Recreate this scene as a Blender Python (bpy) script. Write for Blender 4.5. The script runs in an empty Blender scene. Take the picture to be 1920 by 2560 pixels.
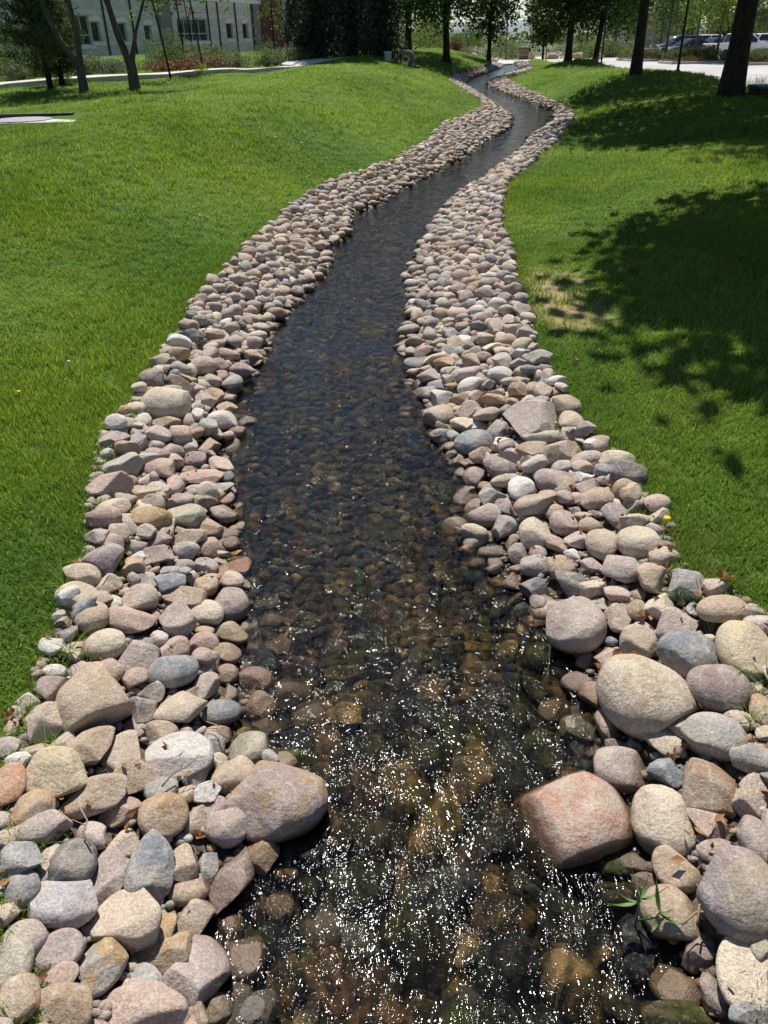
import bpy, bmesh, math, random
import numpy as np
from mathutils import Vector, Matrix, Euler

R_ = math.radians
S = bpy.context.scene
COL = S.collection
rng = np.random.default_rng(7)
random.seed(7)

# ------------------------------------------------------------------ camera
CAM_H, PITCH, ROLL, FPX = 2.3, 31.55, -1.2, 1923.0
cam_data = bpy.data.cameras.new('camera')
cam = bpy.data.objects.new('camera', cam_data)
COL.objects.link(cam)
cam_data.sensor_fit = 'VERTICAL'
cam_data.angle = 2 * math.atan(1280 / FPX)
cam_data.clip_start, cam_data.clip_end = 0.05, 9000
CAM_R = Euler((R_(90 - PITCH), 0, 0)).to_matrix() @ Matrix.Rotation(R_(ROLL), 3, 'Z')
cam.matrix_world = Matrix.Translation((0, 0, CAM_H)) @ CAM_R.to_4x4()
S.camera = cam

# ------------------------------------------------------------------ light
SUN_EL, SUN_AZ = 59.0, -6.0          # azimuth measured from straight ahead, + to the right
world = bpy.data.worlds.new('World')
S.world = world
world.use_nodes = True
wn = world.node_tree
wn.nodes.clear()
sky = wn.nodes.new('ShaderNodeTexSky')
sky.sky_type = 'NISHITA'
sky.sun_disc = False
sky.sun_elevation = R_(SUN_EL)
sky.sun_rotation = R_(SUN_AZ)
sky.altitude = 1400
sky.air_density = 1.0
sky.dust_density = 0.6
wb = wn.nodes.new('ShaderNodeBackground')
wb.inputs['Strength'].default_value = 0.075
wo = wn.nodes.new('ShaderNodeOutputWorld')
wn.links.new(sky.outputs[0], wb.inputs[0])
wn.links.new(wb.outputs[0], wo.inputs[0])
sun_d = bpy.data.lights.new('sun', 'SUN')
sun_d.energy = 5.0
sun_d.angle = R_(0.55)
sun_d.color = (1.0, 0.955, 0.88)
sun = bpy.data.objects.new('sun', sun_d)
COL.objects.link(sun)
SUN_DIR = Vector((math.sin(R_(SUN_AZ)) * math.cos(R_(SUN_EL)), math.cos(R_(SUN_AZ)) * math.cos(R_(SUN_EL)), math.sin(R_(SUN_EL))))
sun.rotation_euler = SUN_DIR.to_track_quat('Z', 'Y').to_euler()
S.view_settings.view_transform = 'Standard'
S.view_settings.look = 'None'
S.view_settings.exposure = 0.42
S.view_settings.gamma = 1.0
S.view_settings.use_curve_mapping = False
S.render.engine = 'CYCLES'
S.cycles.max_bounces = 8
S.cycles.diffuse_bounces = 3
S.cycles.glossy_bounces = 3
S.cycles.transmission_bounces = 4
S.cycles.transparent_max_bounces = 8
S.cycles.sample_clamp_indirect = 4.0
S.cycles.sample_clamp_direct = 15.0
S.cycles.use_denoising = True
S.cycles.caustics_reflective = False
S.cycles.caustics_refractive = False

# ------------------------------------------------------------------ helpers
def ray(px, py):
    d = CAM_R @ Vector(((px - 960) / FPX, (1280 - py) / FPX, -1.0))
    return d

def on_plane(px, py, z0, slope=0.0):
    """where the ray through a photo pixel meets the plane z = z0 + slope*y"""
    d = ray(px, py)
    t = (z0 - CAM_H) / (d.z - slope * d.y)
    return np.array((d.x * t, d.y * t, CAM_H + d.z * t))

def at_y(px, py, Y):
    d = ray(px, py)
    t = Y / d.y
    return np.array((d.x * t, Y, CAM_H + d.z * t))

CI = CAM_R.transposed()
def project(x, y, z):
    v = CI @ Vector((x, y, z - CAM_H))
    if v.z > -0.05: return None
    return (960 - FPX * v.x / v.z, 1280 + FPX * v.y / v.z, -v.z)

CINP = np.array(CI)
def project_np(P):
    v = (P - np.array((0, 0, CAM_H))) @ CINP.T
    zc = -v[:, 2]
    z2 = np.where(zc > 0.05, zc, 0.05)
    return 960 + FPX * v[:, 0] / z2, 1280 - FPX * v[:, 1] / z2, zc

def sstep(a, b, x):
    t = np.clip((np.asarray(x, float) - a) / (b - a), 0, 1)
    return t * t * (3 - 2 * t)

def wave_noise(P, seed, freq=1.0, n=7):
    """smooth pseudo noise in about -1..1 for an (N,3) or (N,2) array"""
    r = np.random.default_rng(seed)
    P = np.atleast_2d(P)
    k = r.normal(size=(n, P.shape[1]))
    k *= (freq * r.uniform(0.6, 1.5, n) / np.linalg.norm(k, axis=1))[:, None]
    return np.sin(P @ k.T + r.uniform(0, 6.28, n)).sum(1) / (n ** 0.5) * 0.8

def tag(o, label=None, cat=None, group=None, kind=None):
    if label: o['label'] = label
    if cat: o['category'] = cat
    if group: o['group'] = group
    if kind: o['kind'] = kind
    return o

def mesh(name, V, F, mats=(), smooth=True, midx=None):
    me = bpy.data.meshes.new(name)
    V = np.asarray(V, float)
    if isinstance(F, np.ndarray):
        nf, k = F.shape
        me.vertices.add(len(V)); me.vertices.foreach_set('co', V.ravel())
        me.loops.add(nf * k); me.loops.foreach_set('vertex_index', F.ravel().astype(np.int32))
        me.polygons.add(nf)
        me.polygons.foreach_set('loop_start', np.arange(0, nf * k, k, dtype=np.int32))
        me.update(calc_edges=True)
    else:
        me.from_pydata([tuple(v) for v in V], [], [tuple(f) for f in F])
    for m in (mats if isinstance(mats, (list, tuple)) else [mats]): me.materials.append(m)
    if midx is not None: me.polygons.foreach_set('material_index', np.asarray(midx, np.int32))
    me.polygons.foreach_set('use_smooth', [smooth] * len(me.polygons))
    me.update()
    return me

def link(name, me, parent=None, loc=(0, 0, 0), rot=(0, 0, 0)):
    o = bpy.data.objects.new(name, me)
    COL.objects.link(o)
    o.location = loc; o.rotation_euler = rot
    if parent: o.parent = parent
    return o

def empty(name, loc=(0, 0, 0), rz=0):
    o = bpy.data.objects.new(name, None)
    COL.objects.link(o)
    o.location = loc; o.rotation_euler = (0, 0, rz); o.empty_display_size = 0.1
    return o

def kids(o): return [c for c in KIDS.get(o.name, [])]
def copy_tree(o, loc, rz=0, scale=None, parent=None):
    c = o.copy(); COL.objects.link(c)
    if parent is None:
        c.location = loc; c.rotation_euler = (0, 0, rz)
        if scale is not None: c.scale = (scale,) * 3 if not hasattr(scale, '__len__') else scale
    else:
        c.parent = parent
    for ch in [x for x in COL.objects if x.parent == o]:
        copy_tree(ch, None, parent=c)
    return c

class MB:
    """collects boxes, tubes, lathes into one mesh"""
    def __init__(s): s.V = []; s.F = []; s.M = []
    def add(s, V, F, m=0):
        b = len(s.V); s.V += [tuple(v) for v in V]; s.F += [tuple(i + b for i in f) for f in F]; s.M += [m] * len(F)
    def box(s, lo, hi, m=0, rz=0, c=(0, 0, 0), bev=0.0):
        (x0, y0, z0), (x1, y1, z1) = lo, hi
        if bev:
            bm = bmesh.new(); bmesh.ops.create_cube(bm, size=1)
            for v in bm.verts: v.co = ((v.co.x + .5) * (x1 - x0) + x0, (v.co.y + .5) * (y1 - y0) + y0, (v.co.z + .5) * (z1 - z0) + z0)
            bmesh.ops.bevel(bm, geom=bm.edges[:], offset=bev, segments=2, affect='EDGES', profile=0.6)
            V = [v.co[:] for v in bm.verts]; F = [[v.index for v in f.verts] for f in bm.faces]; bm.free()
        else:
            V = [(x0, y0, z0), (x1, y0, z0), (x1, y1, z0), (x0, y1, z0), (x0, y0, z1), (x1, y0, z1), (x1, y1, z1), (x0, y1, z1)]
            F = [(0, 3, 2, 1), (4, 5, 6, 7), (0, 1, 5, 4), (1, 2, 6, 5), (2, 3, 7, 6), (3, 0, 4, 7)]
        cs, sn = math.cos(rz), math.sin(rz)
        V = [(c[0] + x * cs - y * sn, c[1] + x * sn + y * cs, c[2] + z) for x, y, z in V]
        s.add(V, F, m); return s
    def tube(s, pts, rads, n=10, m=0, cap=True):
        P = [Vector(p) for p in pts]; V = []; F = []
        up = None
        for i, p in enumerate(P):
            t = (P[min(i + 1, len(P) - 1)] - P[max(i - 1, 0)]).normalized()
            if up is None:
                up = Vector((1, 0, 0)) if abs(t.x) < 0.9 else Vector((0, 1, 0))
            a = t.cross(up).normalized(); b = a.cross(t).normalized(); up = b
            for k in range(n):
                q = 2 * math.pi * k / n
                V.append(p + (a * math.cos(q) + b * math.sin(q)) * rads[i])
        for i in range(len(P) - 1):
            for k in range(n):
                F.append((i * n + k, i * n + (k + 1) % n, (i + 1) * n + (k + 1) % n, (i + 1) * n + k))
        if cap: F += [tuple(range(n))[::-1], tuple(range((len(P) - 1) * n, len(P) * n))]
        s.add(V, F, m); return s
    def lathe(s, prof, n=16, c=(0, 0, 0), m=0, axis='Z'):
        V = []; F = []
        for r, z in prof:
            for k in range(n):
                q = 2 * math.pi * k / n
                p = (r * math.cos(q), r * math.sin(q), z)
                if axis == 'Y': p = (p[0], p[2], p[1])
                if axis == 'X': p = (p[2], p[0], p[1])
                V.append((p[0] + c[0], p[1] + c[1], p[2] + c[2]))
        for i in range(len(prof) - 1):
            for k in range(n):
                F.append((i * n + k, i * n + (k + 1) % n, (i + 1) * n + (k + 1) % n, (i + 1) * n + k))
        F += [tuple(range(n))[::-1], tuple(range((len(prof) - 1) * n, len(prof) * n))]
        s.add(V, F, m); return s
    def prism(s, poly, y0, y1, m=0):
        """polygon in XZ extruded along Y"""
        n = len(poly)
        V = [(x, y0, z) for x, z in poly] + [(x, y1, z) for x, z in poly]
        F = [tuple(range(n)), tuple(range(n, 2 * n))[::-1]] + [(i, i + n, (i + 1) % n + n, (i + 1) % n) for i in range(n)]
        s.add(V, F, m); return s
    def build(s, name, mats, parent=None, loc=(0, 0, 0), smooth=False, rot=(0, 0, 0)):
        me = mesh(name, s.V, s.F, mats, smooth, s.M if isinstance(mats, (list, tuple)) else None)
        return link(name, me, parent, loc, rot)

# ------------------------------------------------------------------ materials
def new_mat(name):
    m = bpy.data.materials.new(name); m.use_nodes = True
    nt = m.node_tree; nt.nodes.clear()
    return m, nt
class NT:
    def __init__(s, nt): s.nt = nt
    def n(s, t, **kw):
        nd = s.nt.nodes.new(t)
        for k, v in kw.items():
            if k == 'op': nd.operation = v
            elif k == 'inp':
                for kk, vv in v.items(): s.set(nd.inputs[kk], vv)
            else: setattr(nd, k, v)
        return nd
    def set(s, sock, v):
        if hasattr(v, 'is_output') or isinstance(v, bpy.types.NodeSocket): s.nt.links.new(v, sock)
        elif isinstance(v, bpy.types.Node): s.nt.links.new(v.outputs[0], sock)
        else:
            if sock.type == 'RGBA' and len(v) == 3: v = (*v, 1)
            sock.default_value = v
    def math(s, op, a, b=0.0, clamp=False):
        nd = s.n('ShaderNodeMath', op=op, use_clamp=clamp); s.set(nd.inputs[0], a); s.set(nd.inputs[1], b); return nd.outputs[0]
    def vmath(s, op, a, b=(0, 0, 0)):
        nd = s.n('ShaderNodeVectorMath', op=op); s.set(nd.inputs[0], a)
        if op == 'SCALE': s.set(nd.inputs['Scale'], b)
        else: s.set(nd.inputs[1], b)
        return nd.outputs[0]
    def mix(s, f, a, b, bt='MIX'):
        nd = s.n('ShaderNodeMix', data_type='RGBA', blend_type=bt)
        s.set(nd.inputs[0], f); s.set(nd.inputs[6], a); s.set(nd.inputs[7], b); return nd.outputs[2]
    def noise(s, vec, scale, detail=3, rough=0.55, dist=0.0):
        nd = s.n('ShaderNodeTexNoise'); s.set(nd.inputs['Vector'], vec)
        nd.inputs['Scale'].default_value = scale; nd.inputs['Detail'].default_value = detail
        nd.inputs['Roughness'].default_value = rough; nd.inputs['Distortion'].default_value = dist
        return nd.outputs[0]
    def ramp(s, f, a, b):
        nd = s.n('ShaderNodeMapRange', interpolation_type='SMOOTHSTEP'); s.set(nd.inputs[0], f)
        nd.inputs[1].default_value = a; nd.inputs[2].default_value = b
        return nd.outputs[0]
    def bump(s, h, strength, dist, normal=None):
        nd = s.n('ShaderNodeBump'); nd.inputs['Strength'].default_value = strength; nd.inputs['Distance'].default_value = dist
        s.set(nd.inputs['Height'], h)
        if normal is not None: s.set(nd.inputs['Normal'], normal)
        return nd.outputs[0]
    def out(s, sh):
        o = s.n('ShaderNodeOutputMaterial'); s.nt.links.new(sh, o.inputs[0])
    def bsdf(s, color, rough=0.8, spec=0.3, normal=None, metallic=0.0):
        b = s.n('ShaderNodeBsdfPrincipled'); s.set(b.inputs['Base Color'], color); s.set(b.inputs['Roughness'], rough)
        s.set(b.inputs['Specular IOR Level'], spec); b.inputs['Metallic'].default_value = metallic
        if normal is not None: s.set(b.inputs['Normal'], normal)
        return b.outputs[0]

def simple_mat(name, color, rough=0.7, var=0.12, scale=6.0, bump=0.0, bscale=40.0, spec=0.3, metallic=0.0):
    m, nt = new_mat(name); k = NT(nt)
    tc = k.n('ShaderNodeTexCoord').outputs['Object']
    f = k.noise(tc, scale, 4)
    c = k.mix(k.ramp(f, 0.3, 0.7), tuple(x * (1 - var) for x in color), tuple(min(1, x * (1 + var)) for x in color))
    nrm = k.bump(k.noise(tc, bscale, 3), bump, 0.01) if bump else None
    k.out(k.bsdf(c, rough, spec, nrm, metallic)); return m

def stone_mat(name, source, bed=False):
    m, nt = new_mat(name); k = NT(nt)
    tc = k.n('ShaderNodeTexCoord').outputs['Object']
    oi = k.n('ShaderNodeObjectInfo')
    vec = k.vmath('ADD', tc, k.vmath('SCALE', (37.0, 71.0, 13.0), oi.outputs['Random']))
    if source == 'object': col = oi.outputs['Color']
    else: col = k.n('ShaderNodeAttribute', attribute_name='Col').outputs['Color']
    big = k.noise(vec, 9, 4, 0.6, 0.6)
    col2 = k.mix(k.ramp(big, 0.35, 0.68), col, k.mix(0.55, col, (0.50, 0.43, 0.36)))
    col2 = k.mix(k.math('MULTIPLY', k.ramp(k.noise(vec, 5, 3, 0.5, 1.0), 0.52, 0.66), 0.35), col2, k.mix(0.5, col, (0.30, 0.19, 0.13)))
    if source == 'object':
        pc = k.n('ShaderNodeAttribute', attribute_type='OBJECT', attribute_name='patch')
        pa = k.n('ShaderNodeAttribute', attribute_type='OBJECT', attribute_name='patch_amount')
        pm = k.ramp(k.noise(vec, 11, 6, 0.68, 0.4), 0.50, 0.56)
        col2 = k.mix(k.math('MULTIPLY', pm, pa.outputs['Fac']), col2, pc.outputs['Color'])
    # veins and speckle
    wv = k.n('ShaderNodeTexWave', wave_type='BANDS', inp={'Vector': vec, 'Scale': 4.0, 'Distortion': 9.0, 'Detail': 3.0, 'Detail Scale': 1.6})
    col2 = k.mix(k.math('MULTIPLY', k.ramp(wv.outputs['Fac'], 0.90, 1.0), 0.22), col2, (0.6, 0.55, 0.48))
    fine = k.noise(vec, 130, 3, 0.7)
    col2 = k.mix(1.0, col2, k.mix(k.ramp(fine, 0.25, 0.75), (0.68, 0.68, 0.68), (1.26, 1.26, 1.26)), 'MULTIPLY')
    spots = k.ramp(k.noise(vec, 60, 2, 0.5), 0.66, 0.72)
    col2 = k.mix(k.math('MULTIPLY', spots, 0.35), col2, (0.12, 0.10, 0.09))
    # wet below and just above the water line
    pos = k.n('ShaderNodeSeparateXYZ', inp={0: k.n('ShaderNodeNewGeometry').outputs['Position']})
    h = k.math('SUBTRACT', pos.outputs[2], k.math('MULTIPLY', pos.outputs[1], 0.008))
    h = k.math('ADD', h, k.math('MULTIPLY', k.math('SUBTRACT', k.noise(vec, 14, 2), 0.5), 0.04))
    wet = k.math('SUBTRACT', 1.0, k.ramp(h, 0.030, 0.075))
    alg = k.math('MULTIPLY', k.math('SUBTRACT', 1.0, k.ramp(h, -0.045, 0.004)), k.ramp(k.noise(vec, 7, 4, 0.6), 0.33, 0.62))
    wetcol = k.mix(1.0, col2, (0.46, 0.40, 0.33), 'MULTIPLY')
    wetcol = k.mix(k.math('MULTIPLY', alg, 0.8), wetcol, k.mix(k.noise(vec, 22, 3), (0.035, 0.040, 0.010), (0.17, 0.105, 0.03)))
    col3 = k.mix(wet, col2, wetcol)
    rough = k.math('SUBTRACT', 0.92, k.math('MULTIPLY', wet, 0.62))
    nb = k.bump(k.noise(vec, 28, 6, 0.7), 0.9, 0.016)
    nb = k.bump(fine, 0.4, 0.003, nb)
    col3 = k.mix(k.math('MULTIPLY', k.ramp(k.noise(vec, 3.2, 5, 0.7), 0.50, 0.66), 0.30), col3, k.mix(1.0, col3, (0.62, 0.55, 0.47), 'MULTIPLY'))
    k.out(k.bsdf(col3, rough, k.math('ADD', 0.18, k.math('MULTIPLY', wet, 0.3)), nb)); return m

M_STONE = stone_mat('river_stone', 'object')
M_STONE_V = stone_mat('river_stone_many', 'attribute')

def leaf_mat(name, c1, c2, trans=0.35, scale=0.6, rough=0.55):
    m, nt = new_mat(name); k = NT(nt)
    pos = k.n('ShaderNodeNewGeometry').outputs['Position']
    oi = k.n('ShaderNodeObjectInfo')
    isl = k.n('ShaderNodeNewGeometry').outputs['Random Per Island']
    f = k.math('ADD', k.math('MULTIPLY', k.noise(pos, scale, 3), 0.6), k.math('MULTIPLY', isl, 0.5))
    c = k.mix(k.ramp(f, 0.25, 0.85), c1, c2)
    c = k.mix(1.0, c, k.mix(oi.outputs['Random'], (0.85, 0.9, 0.85), (1.12, 1.08, 1.05)), 'MULTIPLY')
    d = k.bsdf(c, rough, 0.25)
    t = k.n('ShaderNodeBsdfTranslucent', inp={'Color': k.mix(1.0, c, (1.25, 1.3, 0.6), 'MULTIPLY')})
    mx = k.n('ShaderNodeMixShader', inp={0: trans}); nt.links.new(d, mx.inputs[1]); nt.links.new(t.outputs[0], mx.inputs[2])
    k.out(mx.outputs[0]); return m

def bark_mat(name, c):
    m, nt = new_mat(name); k = NT(nt)
    tc = k.n('ShaderNodeTexCoord').outputs['Object']
    v = k.vmath('MULTIPLY', tc, (1, 1, 0.22))
    f = k.noise(v, 16, 5, 0.65)
    col = k.mix(k.ramp(f, 0.3, 0.7), tuple(x * 0.55 for x in c), tuple(x * 1.35 for x in c))
    k.out(k.bsdf(col, 0.9, 0.15, k.bump(f, 0.9, 0.03))); return m
# ------------------------------------------------------------------ the lie of the land
def zw(Y): return 0.008 * np.clip(Y, 0, 60)

IN_L = [(600, 2560), (560, 2400), (600, 2250), (700, 2168), (790, 2020), (745, 1915), (620, 1840), (660, 1740), (612, 1635), (622, 1560), (613, 1485), (620, 1435), (585, 1369), (596, 1294), (582, 1207),
        (562, 1149), (600, 1091), (615, 1055), (560, 1010), (610, 964), (640, 918), (662, 895), (684, 823), (712, 796), (758, 743), (815, 677), (830, 617), (866, 591), (885, 531), (944, 512),
        (1023, 465), (1103, 425), (1149, 399), (1215, 352), (1270, 322), (1278, 290), (1235, 262), (1189, 230), (1160, 212), (1175, 196), (1212, 184), (1250, 172), (1262, 160), (1250, 150)]
IN_R = [(1740, 2560), (1690, 2400), (1610, 2330), (1575, 2170), (1585, 2011), (1500, 1930), (1469, 1849), (1452, 1751), (1423, 1676), (1365, 1585), (1325, 1514), (1252, 1468), (1230, 1415), (1180, 1358), (1150, 1310), (1170, 1280),
        (1153, 1240), (1155, 1184), (1128, 1132), (1088, 1110), (1066, 1051), (1058, 987), (1020, 950), (1026, 906), (1000, 876), (1018, 816), (1025, 737), (1012, 700), (1030, 660), (1063, 597),
        (1103, 531), (1169, 472), (1242, 425), (1308, 372), (1330, 339), (1388, 306), (1382, 279), (1300, 246), (1240, 223), (1215, 210), (1235, 196), (1275, 184), (1300, 172), (1290, 160), (1275, 150)]
OUT_L = [(-60, 2560), (-40, 2000), (0, 1800), (98, 1635), (112, 1566), (150, 1497), (162, 1439), (214, 1323), (220, 1230), (238, 1120), (249, 1068), (307, 1005), (376, 929), (402, 863), (453, 810), (473, 750),
         (533, 690), (612, 617), (718, 521), (798, 465), (983, 399), (1070, 346), (1103, 312), (1209, 268), (1196, 248), (1116, 200), (1140, 188), (1190, 176), (1225, 164), (1222, 152)]
OUT_R = [(2150, 2560), (2100, 1900), (1990, 1600), (1909, 1514), (1828, 1460), (1764, 1440), (1701, 1392), (1678, 1294), (1631, 1236), (1591, 1149), (1527, 1109), (1458, 1045), (1417, 976), (1377, 912), (1348, 876),
         (1335, 803), (1298, 704), (1290, 637), (1262, 571), (1258, 518), (1272, 458), (1322, 419), (1361, 379), (1388, 359), (1414, 326), (1441, 296), (1421, 266), (1361, 240), (1282, 206), (1262, 194), (1310, 182), (1335, 172), (1325, 160), (1305, 150)]
Z_OUT = 0.27
def edge(pts, z0):
    W = np.array([on_plane(a, b, z0, 0.008) for a, b in pts])
    W = W[np.argsort(W[:, 1])]
    Y = np.concatenate([[-3.0], W[:, 1], [W[-1, 1] + 12, 400]])
    X = np.concatenate([[W[0, 0]], W[:, 0], [W[-1, 0] - 1.0, W[-1, 0] - 1.0]])
    yy = np.linspace(-3, 120, 4200)
    xx = np.interp(yy, Y, X)
    return yy, xx
E_IL, E_IR, E_OL, E_OR = edge(IN_L, 0.0), edge(IN_R, 0.0), edge(OUT_L, Z_OUT), edge(OUT_R, Z_OUT)
def xe(E, Y): return np.interp(Y, E[0], E[1])

LOT_X = 12.6
LOT_Z = 0.46
def H(X, Y):
    X = np.asarray(X, float); Y = np.asarray(Y, float)
    il, ir, ol, orr = xe(E_IL, Y), xe(E_IR, Y), xe(E_OL, Y), xe(E_OR, Y)
    base = zw(Y)
    # bed
    dm = np.minimum(X - il, ir - X)
    bed = -0.05 - 0.14 * sstep(0, 0.3, dm)
    # banks
    tl = np.clip((il - X) / np.maximum(il - ol, 0.05), 0, 1)
    tr = np.clip((X - ir) / np.maximum(orr - ir, 0.05), 0, 1)
    bank = lambda t: -0.05 + (Z_OUT + 0.02) * t ** 0.85
    # left lawn
    s = np.maximum(ol - X, 0)
    wob = 0.05 * np.sin(X * 0.9 + Y * 0.35) + 0.04 * np.sin(Y * 0.8 - X * 0.3)
    crest = 0.62 + 0.42 * sstep(4, 13, Y) - 0.34 * sstep(36, 50, Y)
    left = Z_OUT - 0.03 + crest * sstep(-0.7, 3.9, s) - 0.075 - (0.26 + 0.27 * sstep(4, 13, Y)) * sstep(5.2, 9.0, s) * (1 - sstep(34, 50, Y)) + wob * sstep(0.3, 3, s)
    left = left + 0.25 * sstep(34, 52, Y + s * 0.6)
    # right lawn
    s2 = np.maximum(X - orr, 0)
    right = Z_OUT - 0.05 + 0.42 * sstep(-0.6, 4.5, s2) + wob * 0.7 * sstep(0.3, 3, s2)
    m = 0.24 * np.exp(-(((X - 10.6) / 3.6) ** 2 + ((Y - 47) / 5.5) ** 2)) + 0.5 * np.exp(-(((X - 10.3) / 3.4) ** 2 + ((Y - 63) / 4.5) ** 2)) + 0.16 * np.exp(-(((X - 8.9) / 2.5) ** 2 + ((Y - 24) / 6) ** 2)) + 0.3 * np.exp(-(((X - 9.0) / 2.5) ** 2 + ((Y - 32) / 4) ** 2))
    right = right + m * sstep(0, 1.5, s2)
    absr = base + right
    k = sstep(LOT_X - 1.6, LOT_X - 0.1, X)
    absr = absr * (1 - k) + (LOT_Z - 0.06) * k
    far = sstep(68, 74, Y)
    z = np.where(X < il, base + np.where(X < ol, left, bank(tl)), np.where(X > ir, np.where(X > orr, absr, base + bank(tr)), base + bed))
    return z * (1 - far) + (0.40 - 0.6 * sstep(80, 112, Y)) * far

def ground_px(px, py, y0=0.8, y1=120):
    d = ray(px, py)
    ys = np.geomspace(y0, y1, 1500)
    t = ys / d.y
    x, z = d.x * t, CAM_H + d.z * t
    g = H(x, ys)
    i = np.argmax(z <= g)
    return np.array((x[i], ys[i], float(g[i])))

# lawns: one sheet each side, rows following the stream's edge
ROWS = np.unique(np.concatenate([np.arange(-2, 12, 0.16), np.arange(12, 40, 0.4), np.arange(40, 76, 0.8), np.geomspace(76, 130, 14)]))
SC = np.concatenate([np.arange(0, 1.2, 0.12), np.arange(1.2, 10, 0.4), np.arange(10, 26, 1.2), np.geomspace(26, 110, 12)])
BARE = ground_px(1395, 742)
def lawn_sheet(name, side, label):
    E = E_OL if side < 0 else E_OR
    sc = SC if side < 0 else SC[SC < 40]
    X = xe(E, ROWS)[:, None] + side * (sc[None, :] - 0.05)
    Y = np.repeat(ROWS[:, None], len(sc), 1)
    Z = H(X, Y)
    Z[:, 0] -= 0.08
    V = np.stack([X, Y, Z], -1).reshape(-1, 3)
    nr, nc = X.shape
    a = np.arange(nr * nc).reshape(nr, nc)
    F = np.stack([a[:-1, :-1], a[:-1, 1:], a[1:, 1:], a[1:, :-1]], -1).reshape(-1, 4)
    if side < 0: F = F[:, ::-1]
    me = mesh(name, V, np.ascontiguousarray(F), M_LAWN)
    bare = np.clip(1.1 - np.hypot((V[:, 0] - BARE[0]) / 0.62, (V[:, 1] - BARE[1]) / 1.5), 0, 1) * 1.1 if side > 0 else np.zeros(len(V))
    s = np.tile(sc, nr)
    soil = 1 - sstep(0.02, 0.16, s)
    at = me.attributes.new('bare', 'FLOAT', 'POINT'); at.data.foreach_set('value', np.clip(bare, 0, 1))
    at = me.attributes.new('soil', 'FLOAT', 'POINT'); at.data.foreach_set('value', soil)
    return tag(link(name, me), kind='structure')

def grass_colour(k, pos):
    """patchy lawn green from world position"""
    a = k.noise(pos, 0.55, 4, 0.6); b = k.noise(pos, 3.2, 3, 0.6)
    c = k.mix(k.ramp(a, 0.35, 0.65), (0.108, 0.212, 0.032), (0.188, 0.296, 0.050))
    c = k.mix(k.math('MULTIPLY', k.ramp(b, 0.56, 0.78), 0.35), c, (0.165, 0.200, 0.045))
    c = k.mix(k.math('MULTIPLY', k.ramp(k.noise(pos, 1.1, 3), 0.58, 0.76), 0.42), c, (0.180, 0.165, 0.070))
    return c
def make_lawn_mat():
    m, nt = new_mat('lawn_ground'); k = NT(nt)
    pos = k.n('ShaderNodeNewGeometry').outputs['Position']
    c = k.mix(1.0, grass_colour(k, pos), (0.50, 0.54, 0.48), 'MULTIPLY')
    n1 = k.noise(pos, 60, 4, 0.7)
    c = k.mix(1.0, c, k.mix(n1, (0.5, 0.5, 0.5), (1.4, 1.4, 1.4)), 'MULTIPLY')
    bare = k.n('ShaderNodeAttribute', attribute_name='bare').outputs['Fac']
    bare = k.ramp(k.math('ADD', bare, k.math('MULTIPLY', k.math('SUBTRACT', k.noise(pos, 7, 5), 0.5), 1.3)), 0.2, 0.95)
    c = k.mix(bare, c, k.mix(n1, (0.24, 0.185, 0.085), (0.40, 0.32, 0.17)))
    soil = k.n('ShaderNodeAttribute', attribute_name='soil').outputs['Fac']
    c = k.mix(soil, c, (0.07, 0.052, 0.036))
    k.out(k.bsdf(c, 0.95, 0.1, k.bump(n1, 0.6, 0.03))); return m
M_LAWN = make_lawn_mat()
lawn_sheet('left_lawn', -1, None)
lawn_sheet('right_lawn', 1, None)

# ground out to the horizon
M_FAR = simple_mat('far_ground', (0.10, 0.11, 0.055), 0.95, 0.3, 0.02)
g = MB(); g.add([(-6000, 128, -0.25), (6000, 128, -0.25), (6000, 8500, -0.25), (-6000, 8500, -0.25)], [(0, 1, 2, 3)])
g.add([(-6000, -60, -0.25), (6000, -60, -0.25), (6000, 128, -0.25), (-6000, 128, -0.25)], [(0, 1, 2, 3)])
tag(g.build('ground', M_FAR), kind='structure')

# soil of the banks and the bed of the stream
M_SOIL = simple_mat('bank_soil', (0.105, 0.083, 0.060), 0.95, 0.45, 30, 0.8, 60)
def make_bed_mat():
    m, nt = new_mat('stream_silt'); k = NT(nt)
    pos = k.n('ShaderNodeNewGeometry').outputs['Position']
    c = k.mix(k.ramp(k.noise(pos, 9, 5, 0.65), 0.3, 0.7), (0.020, 0.020, 0.012), (0.075, 0.055, 0.024))
    k.out(k.bsdf(c, 0.9, 0.15, k.bump(k.noise(pos, 30, 4), 0.8, 0.02))); return m
M_BED = make_bed_mat()
def strip(name, fl, fr, n, mat, dz=0.0, rows=None, zf=None):
    rows = rows if rows is not None else np.unique(np.concatenate([np.arange(-2, 12, 0.12), np.arange(12, 69, 0.3)]))
    L, Rr = fl(rows), fr(rows)
    t = np.linspace(0, 1, n)
    X = L[:, None] * (1 - t) + Rr[:, None] * t
    Y = np.repeat(rows[:, None], n, 1)
    Z = (zf or H)(X, Y) + dz
    a = np.arange(X.size).reshape(X.shape)
    F = np.stack([a[:-1, :-1], a[:-1, 1:], a[1:, 1:], a[1:, :-1]], -1).reshape(-1, 4)
    return tag(link(name, mesh(name, np.stack([X, Y, Z], -1).reshape(-1, 3), F, mat)), kind='structure')
strip('left_bank', lambda Y: xe(E_OL, Y) - 0.2, lambda Y: xe(E_IL, Y) + 0.05, 12, M_SOIL, -0.012)
strip('right_bank', lambda Y: xe(E_IR, Y) - 0.05, lambda Y: xe(E_OR, Y) + 0.2, 12, M_SOIL, -0.012)
BED = strip('stream_bed', lambda Y: xe(E_IL, Y) + 0.0, lambda Y: xe(E_IR, Y) - 0.0, 14, M_BED, -0.004)

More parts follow.
